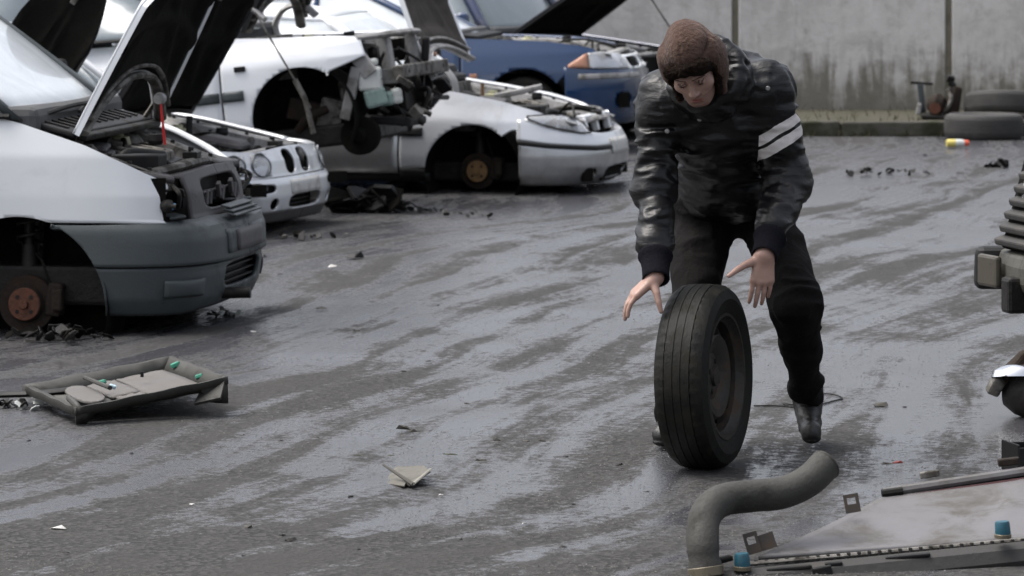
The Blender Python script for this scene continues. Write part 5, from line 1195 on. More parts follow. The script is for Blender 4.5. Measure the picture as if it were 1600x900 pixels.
# ------------------------------------------------------------------ off-roader at the right edge
def offroader():
    o = P(1523, 452, 15.4)
    yaw = R(180 + 14)                              # faces left, a little towards the camera
    # local x forward from the bumper's face, y to its left; origin on the ground under the bumper
    t = thing('off_roader', 'dark green off-roader at the right edge with dull slatted grille and bare bumper end', 'car', (P(1523, 640, 15.4).x + .30, 15.75, 0), (0, 0, yaw + 0 * math.pi))
    # width runs along local y: the near front corner is at +y
    W = .78
    for y0 in (W - .10,):
        pass
    mb = MB(); sec = [(-.10, -.085), (0.0, -.07), (.015, -.03), (.015, .03), (0.0, .075), (-.10, .09)]
    ys = np.linspace(-W, W, 15)
    vs = [(-.06 + x - .06 * (abs(y) / W) ** 4, y, .475 + z) for y in ys for x, z in sec]
    mb.add(vs, [(i * 6 + j, i * 6 + (j + 1) % 6, (i + 1) * 6 + (j + 1) % 6, (i + 1) * 6 + j) for i in range(14) for j in range(6)])
    mb.build('bumper', 'bumper_grey', t, bevel=.012)
    for g in (-1, 1):
        MB().box((-.13, g * (W + .012), .475), (.22, .10, .17), (0, 0, g * R(14)), .94).build('bumper_end', 'black_plastic', t, bevel=.03, seg=3)
        MB().box((-.030, g * (W - .12), .475), (.03, .17, .125), (0, 0, -g * R(6))).build('side_lamp', 'dull_lens', t, bevel=.012)
    # grille panel leaning back, with proud slats
    MB().box((-.165, 0, .76), (.06, 1.34, .42), (0, R(-15.5), 0)).build('grille_panel', 'lining', t, bevel=.01)
    for k in range(7):
        z = .595 + .052 * k; MB().box((-.085 - (z - .6) * .28, 0, z), (.05, 1.38 - .03 * k, .030), (0, R(18), 0)).build('grille_slat', 'old_rubber', t, bevel=.008)
    MB().box((-.46, 0, 1.0), (.16, 1.42, .10), (0, R(-8), 0)).build('bonnet_front', 'offroad_green', t, bevel=.03)
    MB().box((-1.0, 0, 1.02), (1.0, 1.40, .10), (0, R(-2), 0)).build('bonnet', 'offroad_green', t, bevel=.03)
    for g in (-1, 1):
        MB().box((-1.0, g * .72, .84), (1.0, .12, .28)).build('front_wing', 'offroad_green', t, bevel=.04)
        T = Matrix.Translation((-.15, g * .50, .78)) @ Matrix.Rotation(R(-90), 4, 'Z')
        MB().lathe([(0, .03), (.07, .02), (.085, .0), (.09, -.02)], T, 24).build('headlamp', 'lamp_glass', t, smooth=40)
        MB().lathe([(.42 * .6, .09), (.36, .10), (.38, .05), (.38, -.08), (.36, -.11), (.2, -.10)], Matrix.Translation((-.72, g * .66, .38)), 36).build('tyre', 'rubber', t, smooth=35)
        MB().lathe([(0, .06), (.10, .06), (.16, .0), (.24, .04), (.26, .08)], Matrix.Translation((-.72, g * .66, .38)) @ Matrix.Scale(g, 4, (0, 1, 0)), 30).build('rim', 'steel_wheel', t, smooth=35)
        MB().box((-2.2, g * .74, .85), (1.5, .06, .62)).build('door', 'offroad_green', t, bevel=.03)
        MB().box((-1.62, g * .68, 1.38), (.06, .06, .55), (0, R(-16), 0)).build('pillar', 'offroad_green', t, bevel=.01)
        MB().box((-2.9, g * .68, 1.38), (.06, .06, .52)).build('pillar', 'offroad_green', t, bevel=.01)
        MB().box((-2.25, g * .69, 1.36), (1.2, .012, .46)).build('side_window', 'glass', t)
    MB().box((-1.60, 0, 1.36), (.012, 1.28, .50), (0, R(-16), 0)).build('windscreen', 'glass', t)
    MB().box((-2.3, 0, 1.66), (1.5, 1.44, .06)).build('roof', 'offroad_green', t, bevel=.03)
    MB().box((-2.0, 0, .55), (2.6, 1.1, .22)).build('chassis', 'oily', t, bevel=.03)
    for g in (-1, 1):
        MB().box((-.45, g * .42, .40), (.9, .09, .14)).build('chassis_rail', 'oily', t, bevel=.015)
        MB().box((-.50, g * .34, .37), (.12, .14, .10), (R(g * 20), 0, 0), .7).build('bumper_bracket', 'oily', t, bevel=.01)
    MB().tube([(-.72, -.66, .38), (-.72, .66, .38)], .05, 12).build('front_axle', 'dark_rust', t, smooth=40)
    MB().tube(curve([(-.05, .60, .30), (-.02, .62, .36), (-.06, .68, .385), (-.12, .72, .33)]), .008, 8).build('loose_cable', 'rubber', t, smooth=40)
    MB().tube(curve([(-.17, W + .02, .70), (-.15, W + .05, .66), (-.16, W + .06, .61)]), .014, 8).build('grille_hook', 'oily', t, smooth=40)
M['bumper_grey'] = mat('weathered_grey_bumper', (0.066, 0.065, 0.055), 0.6, 0.1, (0.032, 0.03, 0.024), 0.5, 9, bump=0.2, bump_scale=60)
M['dull_lens'] = mat('dull_grubby_lens', (0.055, 0.048, 0.037), 0.45, 0, (0.03, 0.027, 0.02), 0.5, 14)
M['offroad_green'] = mat('dull_green_paint', (0.035, 0.045, 0.035), 0.5, 0, (0.07, 0.065, 0.05), 0.5, 5, coat=0.2)
offroader()

def axle_scrap():
    """the scrapped axle end lying beside the off-roader"""
    b = G(1590, 652); t = thing('axle_scrap', 'dark axle lump with a bright chrome cap below the off-roader bumper', 'car part', (b.x, b.y, 0))
    MB().lathe([(0, .10), (.05, .10), (.08, .06), (.10, 0), (.09, -.07), (.05, -.1), (0, -.1)], Matrix.Translation((.05, 0, .09)) @ Matrix.Rotation(R(70), 4, 'Z'), 22).build('housing', 'oily', t, smooth=40)
    MB().lathe([(0, .035), (.035, .032), (.06, .012), (.065, -.012), (.0, -.012)], Matrix.Translation((-.005, -.03, .165)) @ Matrix.Rotation(R(80), 4, 'X') @ Matrix.Scale(1.5, 4, (1, 0, 0)), 22).build('chrome_cap', 'chrome', t, smooth=40)
    MB().tube(curve([(-.09, 0, .10), (-.04, .0, .14), (.0, .02, .13), (.06, .05, .22)]), .022, 8).build('link_arm', 'dark_rust', t, smooth=40)
    MB().box((-.085, -.02, .12), (.05, .05, .07), (.3, .4, .2)).build('lug', 'alloy', t, bevel=.01)
    MB().box((.03, .05, .19), (.12, .07, .10), (.2, .5, .3), .6).build('bracket', 'dark_rust', t, bevel=.015)
axle_scrap()

def black_box():
    b = G(1622, 738); t = thing('battery_tray', 'small open black plastic tray on the ground at the right edge, behind the radiator', 'tray', (b.x, b.y, 0), (0, 0, R(14)))
    for c, s in (((0, 0, .008), (.20, .16, .012)), ((0, -.078, .05), (.20, .008, .09)), ((0, .078, .05), (.20, .008, .09)), ((-.098, 0, .055), (.008, .16, .10)), ((.098, 0, .05), (.008, .16, .09))):
        MB().box(c, s).build('tray_side', 'black_plastic', t, bevel=.003)
    MB().lathe([(0, .035), (.04, .03), (.055, 0), (.04, -.03), (0, -.035)], Matrix.Translation((.03, 0, .075)), 18).build('lump', 'oily', t, smooth=40)
    MB().tube(curve([(-.16, -.07, .01), (-.10, -.10, .02), (-.02, -.10, .012), (.05, -.12, .012)]), .006, 6).build('white_wire', 'tank', t, smooth=40)
black_box()

# ------------------------------------------------------------------ radiator with its hose, front right
def radiator():
    A = P(1128, 893, 11.9); B = P(1640, 842, 12.05); Cc = P(1660, 738, 12.55); D = P(1385, 776, 12.5); E = P(1185, 872, 12.0)
    t = thing('radiator', 'grey car radiator with long rubber hose and blue caps, lying in the foreground', 'radiator', (A.x, A.y, 0))
    o = Vector((A.x, A.y, 0)); L = lambda v: Vector(v) - o
    a, b, c, d, e = map(L, (A, B, Cc, D, E)); up = Vector((0, -.25, .97))
    # shroud surface: a slightly sunken sheet between the tank edge and the far beam
    mb = MB(); n, k = 26, 12; g = []
    for i in range(n + 1):
        s = i / n; near = e.lerp(b, s); far = d.lerp(c, s)
        for j in range(k + 1):
            q = j / k; p = near.lerp(far, q); dip = .020 * math.sin(math.pi * q) * math.sin(math.pi * min(1, s * 1.3)) ** .5 + .004 * math.sin(7 * s + 3 * q) * math.sin(math.pi * q)
            g.append(p - up * dip)
    mb.add(g, [(i * (k + 1) + j, (i + 1) * (k + 1) + j, (i + 1) * (k + 1) + j + 1, i * (k + 1) + j + 1) for i in range(n) for j in range(k)])
    s = mb.build('shroud', 'dull_shroud', t, smooth=50); m = s.modifiers.new('t', 'SOLIDIFY'); m.thickness = .012; m.offset = 0
    # core under it
    mb = MB(); lo = Vector((0, .03, -.055)); q = [e + lo, b + lo, c + lo, d + lo]; dn = Vector((0, .0, -.045))
    mb.add(q + [v + dn for v in q], [(0, 1, 2, 3), (7, 6, 5, 4), (0, 4, 5, 1), (1, 5, 6, 2), (2, 6, 7, 3), (3, 7, 4, 0)]); mb.build('core', 'alloy', t)
    # crimped strip with its teeth along the tank
    ax = (b - a).normalized(); cr = MB().tube([e + (a - e) * .6 + up * .004, b + up * .004], .010, 8, flat=.7).build('crimp_strip', 'alloy', t, smooth=40)
    mb = MB(); N = 30; T0 = e + (a - e) * .45
    base = MB().box((0, 0, 0), (.011, .012, .016)); proto = base.build('crimp_tooth', 'oily', t, bevel=.002)
    for i in range(N):
        p = T0.lerp(b, (i + .3) / N) + up * .006 + Vector((0, -.012, -.004)); w = proto if i == 0 else proto.copy()
        if i: COL.objects.link(w)
        w.location = p; w.rotation_euler = (R(-14), 0, .05)
    # plastic tank along the near edge
    tk = MB(); sec = [(0, .0), (-.018, .004), (-.05, -.012), (-.066, -.045), (-.05, -.085), (0, -.10)]
    rows = []
    for i in range(25):
        p = (a - ax * .02).lerp(b, i / 24); rows.append([p + Vector((0, y, z)) for y, z in sec])
    tk.add([v for r in rows for v in r], [(i * 6 + j, i * 6 + j + 1, (i + 1) * 6 + j + 1, (i + 1) * 6 + j) for i in range(24) for j in range(5)] + [tuple(range(6)), tuple(24 * 6 + j for j in range(6))[::-1]])
    tk.build('side_tank', 'old_rubber', t, smooth=35)
    for f in (.20, .335, .56): MB().box(a.lerp(b, f) + Vector((0, -.035, -.004)), (.13 if f != .335 else .05, .022, .010), (0, -.09, .02)).build('tank_rib', 'black_plastic', t, bevel=.003)
    MB().box(a.lerp(b, .30) + Vector((0, -.055, -.02)), (.055, .02, .03), (0, -.2, 0)).build('tank_clip', 'black_plastic', t, bevel=.004)
    def capb(p):
        MB().lathe([(0, .034), (.019, .034), (.0215, .028), (.023, .0), (.0225, -.006)], Matrix.Translation(p) @ Matrix.Rotation(R(90), 4, 'X') @ Matrix.Rotation(R(4), 4, 'Z'), 20).build('blue_cap', 'blue_cap', t, smooth=35)
        MB().lathe([(.020, .0), (.025, -.004), (.025, -.014)], Matrix.Translation(p) @ Matrix.Rotation(R(90), 4, 'X'), 18).build('cap_neck', 'tan_band', t, smooth=35)
    capb(L(P(1160, 883, 11.88))); capb(L(P(1567, 833, 11.98)))
    # far beam and brackets
    MB().tube([d + Vector((-.01, 0, .012)), c + Vector((0, 0, .02))], .018, 8, flat=.8).build('far_beam', 'dull_shroud', t, smooth=40)
    MB().tube([d + Vector((-.015, -.01, .01)), d.lerp(c, .09) + Vector((0, -.01, .012))], .013, 8).build('beam_end', 'rubber', t, smooth=40)
    MB().tube([d.lerp(c, .06) + Vector((0, -.02, -.004)), c + Vector((0, -.02, .0))], .0055, 6).build('beam_seal', 'dark_red_seal', t, smooth=40)
    def bracket(p, w, h, tilt, slot=True):
        p = L(p); mb = MB(); fw = .008
        T = Matrix.Translation(p) @ Matrix.Rotation(tilt, 4, 'Y') @ Matrix.Rotation(R(90 - 12), 4, 'X')
        if slot:
            for x0, y0, x1, y1 in ((0, 0, w, h * .45), (0, h * .45, w * .22, h * .8), (w * .78, h * .45, w, h * .8), (0, h * .8, w, h)):
                mb.prism([(x0, y0), (x1, y0), (x1, y1), (x0, y1)], .006, T)
        else: mb.prism([(0, 0), (w, 0), (w, h), (0, h)], .006, T)
        return mb.build('mounting_bracket', 'dark_bracket', t)
    bracket(P(1169, 868, 12.02), .042, .062, R(-16)); bracket(P(1190, 862, 12.03), .048, .046, R(-18), False); bracket(P(1322, 803, 12.3), .045, .055, R(-10))
    MB().box(d.lerp(c, .25) + Vector((0, .03, .045)), (.06, .02, .02), (0, -.15, 0)).build('beam_tab', 'alloy', t, bevel=.004)
    MB().box(d.lerp(c, .70) + Vector((0, .03, .05)), (.065, .03, .022), (0, -.12, 0)).build('beam_tab', 'dark_rust', t, bevel=.004)
    # the hose
    H_ = [(1108, 930, 11.86), (1103, 893, 11.86), (1098, 850, 11.88), (1102, 806, 11.95), (1128, 782, 12.02), (1175, 775, 12.08), (1222, 770, 12.12), (1262, 752, 12.15), (1290, 726, 12.2)]
    pts = curve([L(P(*p)) for p in H_], 8); n = len(pts)
    rs = [.047 + .003 * math.sin(i * .9) * (i < 14) for i in range(n)]
    ho = MB().tube(pts, rs, 24, cap=False).build('hose', 'hose_rubber', t, smooth=60)
    dirn = (pts[-1] - pts[-2]).normalized()
    MB().tube([pts[-1] - dirn * .07, pts[-1] + dirn * .001], [.036, .040], 20).build('hose_bore', 'lining', ho, smooth=40)
    q = [pts[-1] + .0435 * (math.cos(w) * dirn.cross(Vector((0, 0, 1))).normalized() + math.sin(w) * dirn.cross(dirn.cross(Vector((0, 0, 1)))).normalized()) for w in np.linspace(0, 6.2832, 25)]
    MB().tube(q, .0055, 8, cap=False).build('hose_lip', 'hose_rubber', ho, smooth=60)
    cp = pts[int(n * .125)]; dd = (pts[int(n * .125) + 1] - cp).normalized()
    MB().lathe([(.049, -.014), (.0515, -.012), (.0515, .012), (.049, .014)], Matrix.Translation(cp) @ dd.to_track_quat('Y', 'Z').to_matrix().to_4x4(), 28).build('hose_clamp', 'tan_band', ho, smooth=30)
    MB().box(L(P(1132, 874, 11.9)), (.045, .03, .016), (0, -.2, .3)).build('pipe_stub', 'rubber', t, bevel=.005)
    for p in (A.lerp(B, .1), A.lerp(B, .9), D.lerp(Cc, .3)): 
        z = p.z - .10; q = p - o
        if z > .01: MB().box((q.x, q.y + .05, z / 2), (.07, .07, z + .02)).build('mounting_foot', 'rubber', t, bevel=.006)
M['dull_shroud'] = mat('dull_grey_shroud', (0.118, 0.115, 0.120), 0.5, 0.0, (0.060, 0.055, 0.048), 0.65, 5, bump=0.15, bump_scale=30)
M['hose_rubber'] = mat('dusty_hose_rubber', (0.030, 0.029, 0.025), 0.72, 0, (0.015, 0.014, 0.012), 0.5, 9, bump=0.35, bump_scale=70, fine=.3)
M['dark_red_seal'] = mat('dark_red_seal', (0.06, 0.018, 0.02), 0.6)
M['dark_bracket'] = mat('dark_brown_bracket', (0.05, 0.042, 0.035), 0.6, 0.2, (0.10, 0.07, 0.05), 0.4, 30)
M['tan_band'] = mat('tarnished_clamp', (0.14, 0.12, 0.085), 0.5, 0.4, (0.07, 0.06, 0.04), 0.4, 30)
radiator()

# ------------------------------------------------------------------ broken door card / tray on the ground, left
def door_tray():
    C0 = G(195, 632); t = thing('door_trim', 'broken grey plastic door trim panel lying tilted on the ground before the van', 'car part', (C0.x, C0.y, 0))
    o = Vector((C0.x, C0.y, 0)); L = lambda px, py, d: P(px, py, d) - o
    # rim corners: near-left, near-right, far-right, far-left
    nl, nr, fr, fl = L(118, 638, 15.25), L(356, 589, 15.7), L(268, 556, 16.5), L(36, 602, 16.0)
    up = Vector((0, 0, 1)); bed = [v - up * .045 for v in (nl, nr, fr, fl)]
    def quad(a, b, c, d, n=8, k=8, w=.0): return [a.lerp(b, i / n).lerp(d.lerp(c, i / n), j / k) for i in range(n + 1) for j in range(k + 1)]
    inn = [bed[0].lerp(bed[2], .10), bed[1].lerp(bed[3], .09), bed[2].lerp(bed[0], .10), bed[3].lerp(bed[1], .14)]
    def sheet(name, m, pts, th, n=8, k=8, warp=0.006, seed=1):
        r = random.Random(seed); g = quad(*pts, n, k); g = [v + up * (warp * math.sin(i * .9 + seed) * .6 + r.uniform(-.2, .2) * warp) for i, v in enumerate(g)]
        mb = MB().add(g, [(i * (k + 1) + j, (i + 1) * (k + 1) + j, (i + 1) * (k + 1) + j + 1, i * (k + 1) + j + 1) for i in range(n) for j in range(k)])
        ob = mb.build(name, m, t, smooth=40); md = ob.modifiers.new('t', 'SOLIDIFY'); md.thickness = th; md.offset = 0; return ob
    def sub(u0, u1, v0, v1): 
        f = lambda u, v: inn[0].lerp(inn[1], u).lerp(inn[3].lerp(inn[2], u), v) + up * .012
        return f(u0, v0), f(u1, v0), f(u1, v1), f(u0, v1)
    sheet('panel_bed', 'tray_dark', inn, .006)
    sheet('inlay', 'tray_pale', sub(.56, .98, .05, .95), .008, warp=.003, seed=2); sheet('inlay', 'tray_pale', sub(.30, .545, .30, .95), .008, warp=.003, seed=3)
    sheet('inlay', 'tray_pale', sub(.33, .545, .05, .28), .008, warp=.003, seed=5)
    a = sub(.02, .26, .1, .9); pl = MB(); c0 = (a[0] + a[1] + a[2] + a[3]) / 4 + up * .02; u, v = (a[1] - a[0]) / 2, (a[3] - a[0]) / 2
    ring = [c0 + u * math.cos(w) * (1 if abs(math.cos(w)) < .8 else .9) + v * math.sin(w) for w in np.linspace(0, 6.2832, 17)[:-1]]
    pl.add(ring + [p - up * .012 for p in ring], [tuple(range(16)), tuple(range(16, 32))[::-1]] + [(i, (i + 1) % 16, 16 + (i + 1) % 16, 16 + i) for i in range(16)]); pl.build('round_cover', 'tray_pale', t, bevel=.004)
    def side(a, b, ia, ib, name='side_wall', n=16):
        mb = MB(); rows = []
        for i in range(n + 1):
            f = i / n; p = a.lerp(b, f) + up * .002 * math.sin(i * 1.3); q = ia.lerp(ib, f); rows += [p.lerp(q, .9), p.lerp(q, .25) + up * .010, p, p - up * .028 + (p - q).normalized() * .004]
        mb.add(rows, [(4 * i + j, 4 * i + j + 1, 4 * i + 5 + j, 4 * i + 4 + j) for i in range(n) for j in range(3)])
        ob = mb.build(name, 'tray_rim', t, smooth=35); ob.modifiers.new('t', 'SOLIDIFY').thickness = .008
    side(nl, nr, inn[0], inn[1]); side(nr, fr, inn[1], inn[2]); side(fr, fl, inn[2], inn[3]); side(fl, nl, inn[3], inn[0])
    mb = MB(); rows = []                             # torn skirt below the near edge
    for i in range(17):
        f = i / 16; p = nl.lerp(nr, f); drop = (.055 if f < .12 else .02 if f < .82 else .075) * (1 + .15 * math.sin(i * 2.1)); rows += [p - up * .02, Vector((p.x, p.y + .03, max(.004, p.z - .02 - drop)))]
    mb.add(rows, [(2 * i, 2 * i + 1, 2 * i + 3, 2 * i + 2) for i in range(16)]); ob = mb.build('torn_skirt', 'tray_rim', t, smooth=40); ob.modifiers.new('t', 'SOLIDIFY').thickness = .006
    MB().add([L(304, 634, 15.6) , L(345, 625, 15.62), L(352, 597, 15.7), L(318, 604, 15.7)], [(0, 1, 2, 3)]).build('torn_corner', 'tray_rim', t).modifiers.new('t', 'SOLIDIFY').thickness = .012
    MB().tube(curve([L(108, 622, 15.5), L(120, 634, 15.3), L(130, 650, 15.3)]), .012, 8).build('torn_strut', 'tray_rim', t, smooth=40)
    for px, py, d, m, s in ((274, 570, 16.3, 'mint', .026), (311, 588, 15.95, 'mint', .022), (160, 597, 15.75, 'mint', .022), (176, 604, 15.6, 'light_clip', .02)):
        MB().box(L(px, py, d), (s * 1.3, s, s * .7), (.2, .3, px)).build('plastic_clip', m, t, bevel=.004)
    MB().tube([L(132, 590, 15.9), L(172, 606, 15.5)], .009, 8).build('inner_strip', 'tray_rim', t, smooth=40)
    MB().box(L(222, 585, 15.95) , (.012, .012, .02)).build('plastic_clip', 'black_plastic', t)
M['tray_pale'] = mat('pale_trim_fabric', (0.105, 0.10, 0.096), 0.85, 0, (0.11, 0.10, 0.09), 0.5, 6, bump=0.2, bump_scale=40)
M['tray_dark'] = mat('dark_trim_backing', (0.06, 0.06, 0.055), 0.8, 0, (0.10, 0.095, 0.085), 0.4, 8, bump=0.3, bump_scale=40)
M['tray_rim'] = mat('olive_grey_trim', (0.032, 0.031, 0.026), 0.6, 0, (0.018, 0.017, 0.015), 0.5, 8, bump=0.2, bump_scale=50)
M['light_clip'] = mat('pale_blue_clip', (0.36, 0.48, 0.55), 0.5)
door_tray()
q = G(48, 632)
t = thing('black_strip', 'black rubber strip lying on the ground left of the broken trim panel', 'strip', (q.x, q.y, 0))
tube('strip', 'black_plastic', curve([(-.25, .02, .03), (-.1, .03, .035), (.06, .0, .045), (.2, .02, .06)]), .026, t, 8, .5)
def rubble(name, label, cat, px, py, w, h, n, mats, seed, group=None, flat=.5):
    """a heap of broken bits as one pile"""
    n = int(n * 2.2); r = random.Random(seed); b = G(px, py); t = thing(name, label, cat, (b.x, b.y, 0), group=group)
    for k in range(n):
        x, y = r.gauss(0, w * .28), r.gauss(0, w * .22); e = max(0.15, 1 - abs(x) / w * 1.2); s = r.uniform(.2, .62) * h
        T = Matrix.Translation((x, y, s * .30 + r.random() * h * .45 * e)) @ Euler((r.random() * .9, r.random() * .9, r.random() * 6)).to_matrix().to_4x4()
        n_ = r.choice((5, 6, 7)); poly = [(s * r.uniform(.5, 1.2) * math.cos(a), s * r.uniform(.5, 1.2) * math.sin(a)) for a in np.linspace(0, 6.28, n_, endpoint=False)]
        MB().prism(poly, s * r.uniform(.06, flat * .6), T).build('fragment', r.choice(mats), t, bevel=.004)
    return t
rubble('rubble_heap', 'black and white broken scraps heaped at the left edge under the black strip', 'debris', 12, 640, .22, .05, 10, ('black_plastic', 'tank', 'oily'), 5)
rubble('broken_plastic', 'heap of crumpled black plastic on the ground beside the small white hatchback', 'debris', 578, 332, .36, .20, 20, ('black_plastic', 'lining', 'lining'), 8)
rubble('broken_plastic', 'low scatter of dark broken plastic in front of the crumpled black heap', 'debris', 655, 330, .30, .05, 9, ('black_plastic', 'oily'), 9)
rubble('engine_scrap', 'oily lump of scrap lying under the front of the white van', 'debris', 92, 530, .36, .08, 14, ('oily', 'lining', 'black_plastic'), 12)
rubble('broken_plastic', 'broken bits on the ground right under the white van bumper', 'debris', 350, 495, .2, .045, 9, ('oily', 'alloy', 'black_plastic', 'tank'), 13)
rubble('broken_plastic', 'dark flat shards on the far tarmac before the kerb', 'debris', 1385, 272, .62, .06, 12, ('black_plastic', 'oily', 'lining'), 14, flat=.3)
rubble('dark_scrap', 'small black crumpled scrap on the tarmac near the lying tyres', 'debris', 1562, 262, .18, .085, 7, ('lining', 'black_plastic'), 15)
rubble('broken_plastic', 'thin dark shards strewn behind the small white hatchback bumper', 'debris', 745, 338, .5, .05, 8, ('oily', 'old_rubber', 'alloy'), 16, flat=.3)
rubble('broken_plastic', 'small scraps below the front bumper of the small white hatchback', 'debris', 465, 372, .4, .06, 10, ('oily', 'lining', 'alloy', 'black_plastic'), 17)

# torn cardboard with a stick
def card():
    b = G(634, 758); t = thing('torn_card', 'torn bent piece of pale card with a dark stick across it, in the middle foreground', 'scrap', (b.x, b.y, 0))
    o = Vector((b.x, b.y, 0)); L = lambda x, y, d: P(x, y, d) - o
    mb = MB().add([L(604, 748, 13.9), L(640, 758, 13.62), L(672, 736, 13.75), L(662, 727, 14.0), L(618, 729, 14.05)], [(0, 1, 4), (1, 3, 4), (1, 2, 3)])
    ob = mb.build('card_sheet', 'card', t); ob.modifiers.new('t', 'SOLIDIFY').thickness = .005
    MB().tube([L(599, 726, 13.85), L(646, 757, 13.6)], [.004, .007], 6).build('stick', 'card_edge', t)
    MB().tube([L(644, 757, 13.6), L(674, 732, 13.72)], [.008, .005], 6, flat=.5).build('folded_edge', 'card_pale', t)
    MB().add([L(605, 757, 13.75), L(632, 761, 13.6), L(636, 752, 13.7), L(612, 750, 13.8)], [(0, 1, 2, 3)]).build('card_flap', 'card', t).modifiers.new('t', 'SOLIDIFY').thickness = .004
M['card'] = mat('wet_card', (0.105, 0.10, 0.085), 0.8, 0, (0.045, 0.043, 0.034), 0.5, 14, bump=0.2); M['card_pale'] = mat('pale_card_edge', (0.20, 0.195, 0.17), 0.8); M['card_edge'] = mat('dark_stick', (0.05, 0.047, 0.04), 0.8)
card()
# wire loop behind the man's foot
b = G(1262, 632); t = thing('wire', 'thin black loop of wire lying on the ground behind the raised boot', 'wire', (b.x, b.y, 0))
o = Vector((b.x, b.y, 0)); w = [G(x, y, .006) - o for x, y in ((1178, 634), (1215, 634), (1240, 636), (1225, 631), (1270, 634), (1300, 627), (1316, 622), (1300, 616), (1275, 615))]
tube('wire_loop', 'rubber', curve(w), .003, t, 6)
def chip_mesh(seed, flat):
    r = random.Random(seed); bm = bmesh.new()
    for k in range(14):
        a = r.random() * 6.28; q = r.uniform(.5, 1.1); bm.verts.new((q * math.cos(a), .55 * q * math.sin(a), flat * r.uniform(0, 1) * (1.2 - q)))
    bmesh.ops.convex_hull(bm, input=bm.verts); bmesh.ops.delete(bm, geom=[v for v in bm.verts if not v.link_faces], context='VERTS')
    bm.verts.index_update(); mb = MB().add([v.co.copy() for v in bm.verts], [tuple(v.index for v in f.verts) for f in bm.faces]); bm.free(); return mb
M['stone'] = mat('grey_stone', (0.10, 0.095, 0.088), 0.85, bump=0.3); M['red_scrap'] = mat('red_scrap', (0.22, 0.03, 0.025), 0.5); M['moss_bit'] = mat('moss_bit', (0.028, 0.032, 0.013), 0.9); M['pale_chip'] = mat('pale_chip', (0.45, 0.44, 0.42), 0.7)
BITS = [(630, 672, 20, 'card_edge'), (645, 676, 14, 'card_edge'), (495, 685, 8, 'card_edge'), (548, 778, 9, 'oily'), (880, 857, 11, 'oily'), (893, 790, 12, 'oily'), (968, 728, 12, 'oily'), (884, 716, 9, 'oily'), (776, 690, 14, 'card_edge'), (822, 692, 12, 'card_edge'), (846, 692, 14, 'card_edge'),
        (752, 722, 16, 'card_edge'), (718, 845, 9, 'oily'), (388, 826, 13, 'card_edge'), (90, 828, 20, 'pale_chip'), (440, 838, 12, 'oily'), (455, 846, 16, 'oily'), (103, 865, 9, 'oily'), (380, 870, 7, 'oily'), (560, 860, 7, 'oily'), (1413, 637, 8, 'oily'), (1375, 636, 24, 'card_edge'), (1402, 725, 14, 'red_scrap'), (1385, 727, 14, 'card_edge'),
        (555, 405, 30, 'black_plastic'), (410, 402, 12, 'black_plastic'), (438, 430, 8, 'oily'), (520, 418, 12, 'pale_chip'), (802, 383, 8, 'oily'), (558, 518, 12, 'card_edge'), (684, 478, 6, 'oily'), (500, 484, 16, 'card_edge'), (395, 520, 9, 'pale_chip'), (440, 690, 6, 'oily'), (630, 582, 8, 'oily'), (730, 632, 8, 'card_edge'), (670, 566, 9, 'oily'),
        (560, 712, 14, 'moss_bit'), (700, 712, 26, 'moss_bit'), (610, 713, 12, 'moss_bit'), (1450, 760, 12, 'oily'), (1500, 272, 10, 'oily'), (1445, 244, 8, 'oily'), (930, 700, 10, 'oily'), (1010, 770, 8, 'oily'), (690, 775, 8, 'pale_chip'), (820, 820, 8, 'pale_chip'), (300, 790, 9, 'pale_chip'), (205, 560 + 150, 7, 'oily'), (45, 690, 6, 'oily')]
MARKS = [('torn card', 640, 745), ('rolling wheel', 1100, 720), ('broken trim panel', 195, 620), ('rubber hose', 1130, 830), ('van bumper', 360, 480), ('heap of black plastic', 580, 325), ('right bumper of the off-roader', 1540, 470), ('raised boot', 1265, 690), ('lying tyres', 1550, 225)]
MARKS[6] = ('off-roader bumper', 1540, 470); seen = {}
LOOK = {'moss_bit': 'flat green clump of moss', 'pale_chip': 'pale chip', 'red_scrap': 'red plastic scrap', 'card_edge': 'brown flake of scrap', 'oily': 'black chip of scrap', 'black_plastic': 'black plastic shard'}
for i, (px, py, w, m) in enumerate(BITS):
    b = G(px, py); s = w * .5 * b.y / F_PX
    o = chip_mesh(i + 40, .25 if m == 'moss_bit' else .7)
    for v in o.v: v *= s * 1.35; v.z *= 1.25
    ob = o.build({'moss_bit': 'moss_clump', 'pale_chip': 'pale_chip', 'red_scrap': 'red_scrap'}.get(m, 'dark_chip'), m); ob.location = (b.x, b.y, 0.002); ob.rotation_euler = (0, 0, (i * 2.4) % .9 - .45)
    nm, mx, my = min(MARKS, key=lambda k: math.hypot(px - k[1], (py - k[2]) * 1.5)); dx, dy = px - mx, (py - my) * 1.5
    way = ('left of' if dx < 0 else 'right of') if abs(dx) > abs(dy) * 1.6 else (('in front of' if dy > 0 else 'behind') if abs(dy) > abs(dx) * 1.6 else ('in front and left of' if dx < 0 else 'in front and right of') if dy > 0 else ('behind and left of' if dx < 0 else 'behind and right of'))
    key = (m, nm, way); seen.setdefault(key, []).append((math.hypot(dx, dy), ob))
    tag(ob, '', 'moss' if m == 'moss_bit' else 'scrap', {'moss_bit': 'moss clumps on the tarmac', 'pale_chip': 'pale chips on the tarmac', 'red_scrap': None}.get(m, 'dark scraps on the tarmac'))
for (m, nm, way), l in seen.items():
    l.sort(key=lambda q: q[0]); rank = ['', 'second ', 'third ', 'fourth ', 'fifth ', 'sixth ', 'seventh ', 'eighth ']
    for k, (_, ob) in enumerate(l):
        ob['label'] = f"{LOOK[m]} {way} the {nm}" + ('' if len(l) == 1 else f", {rank[k]}nearest")

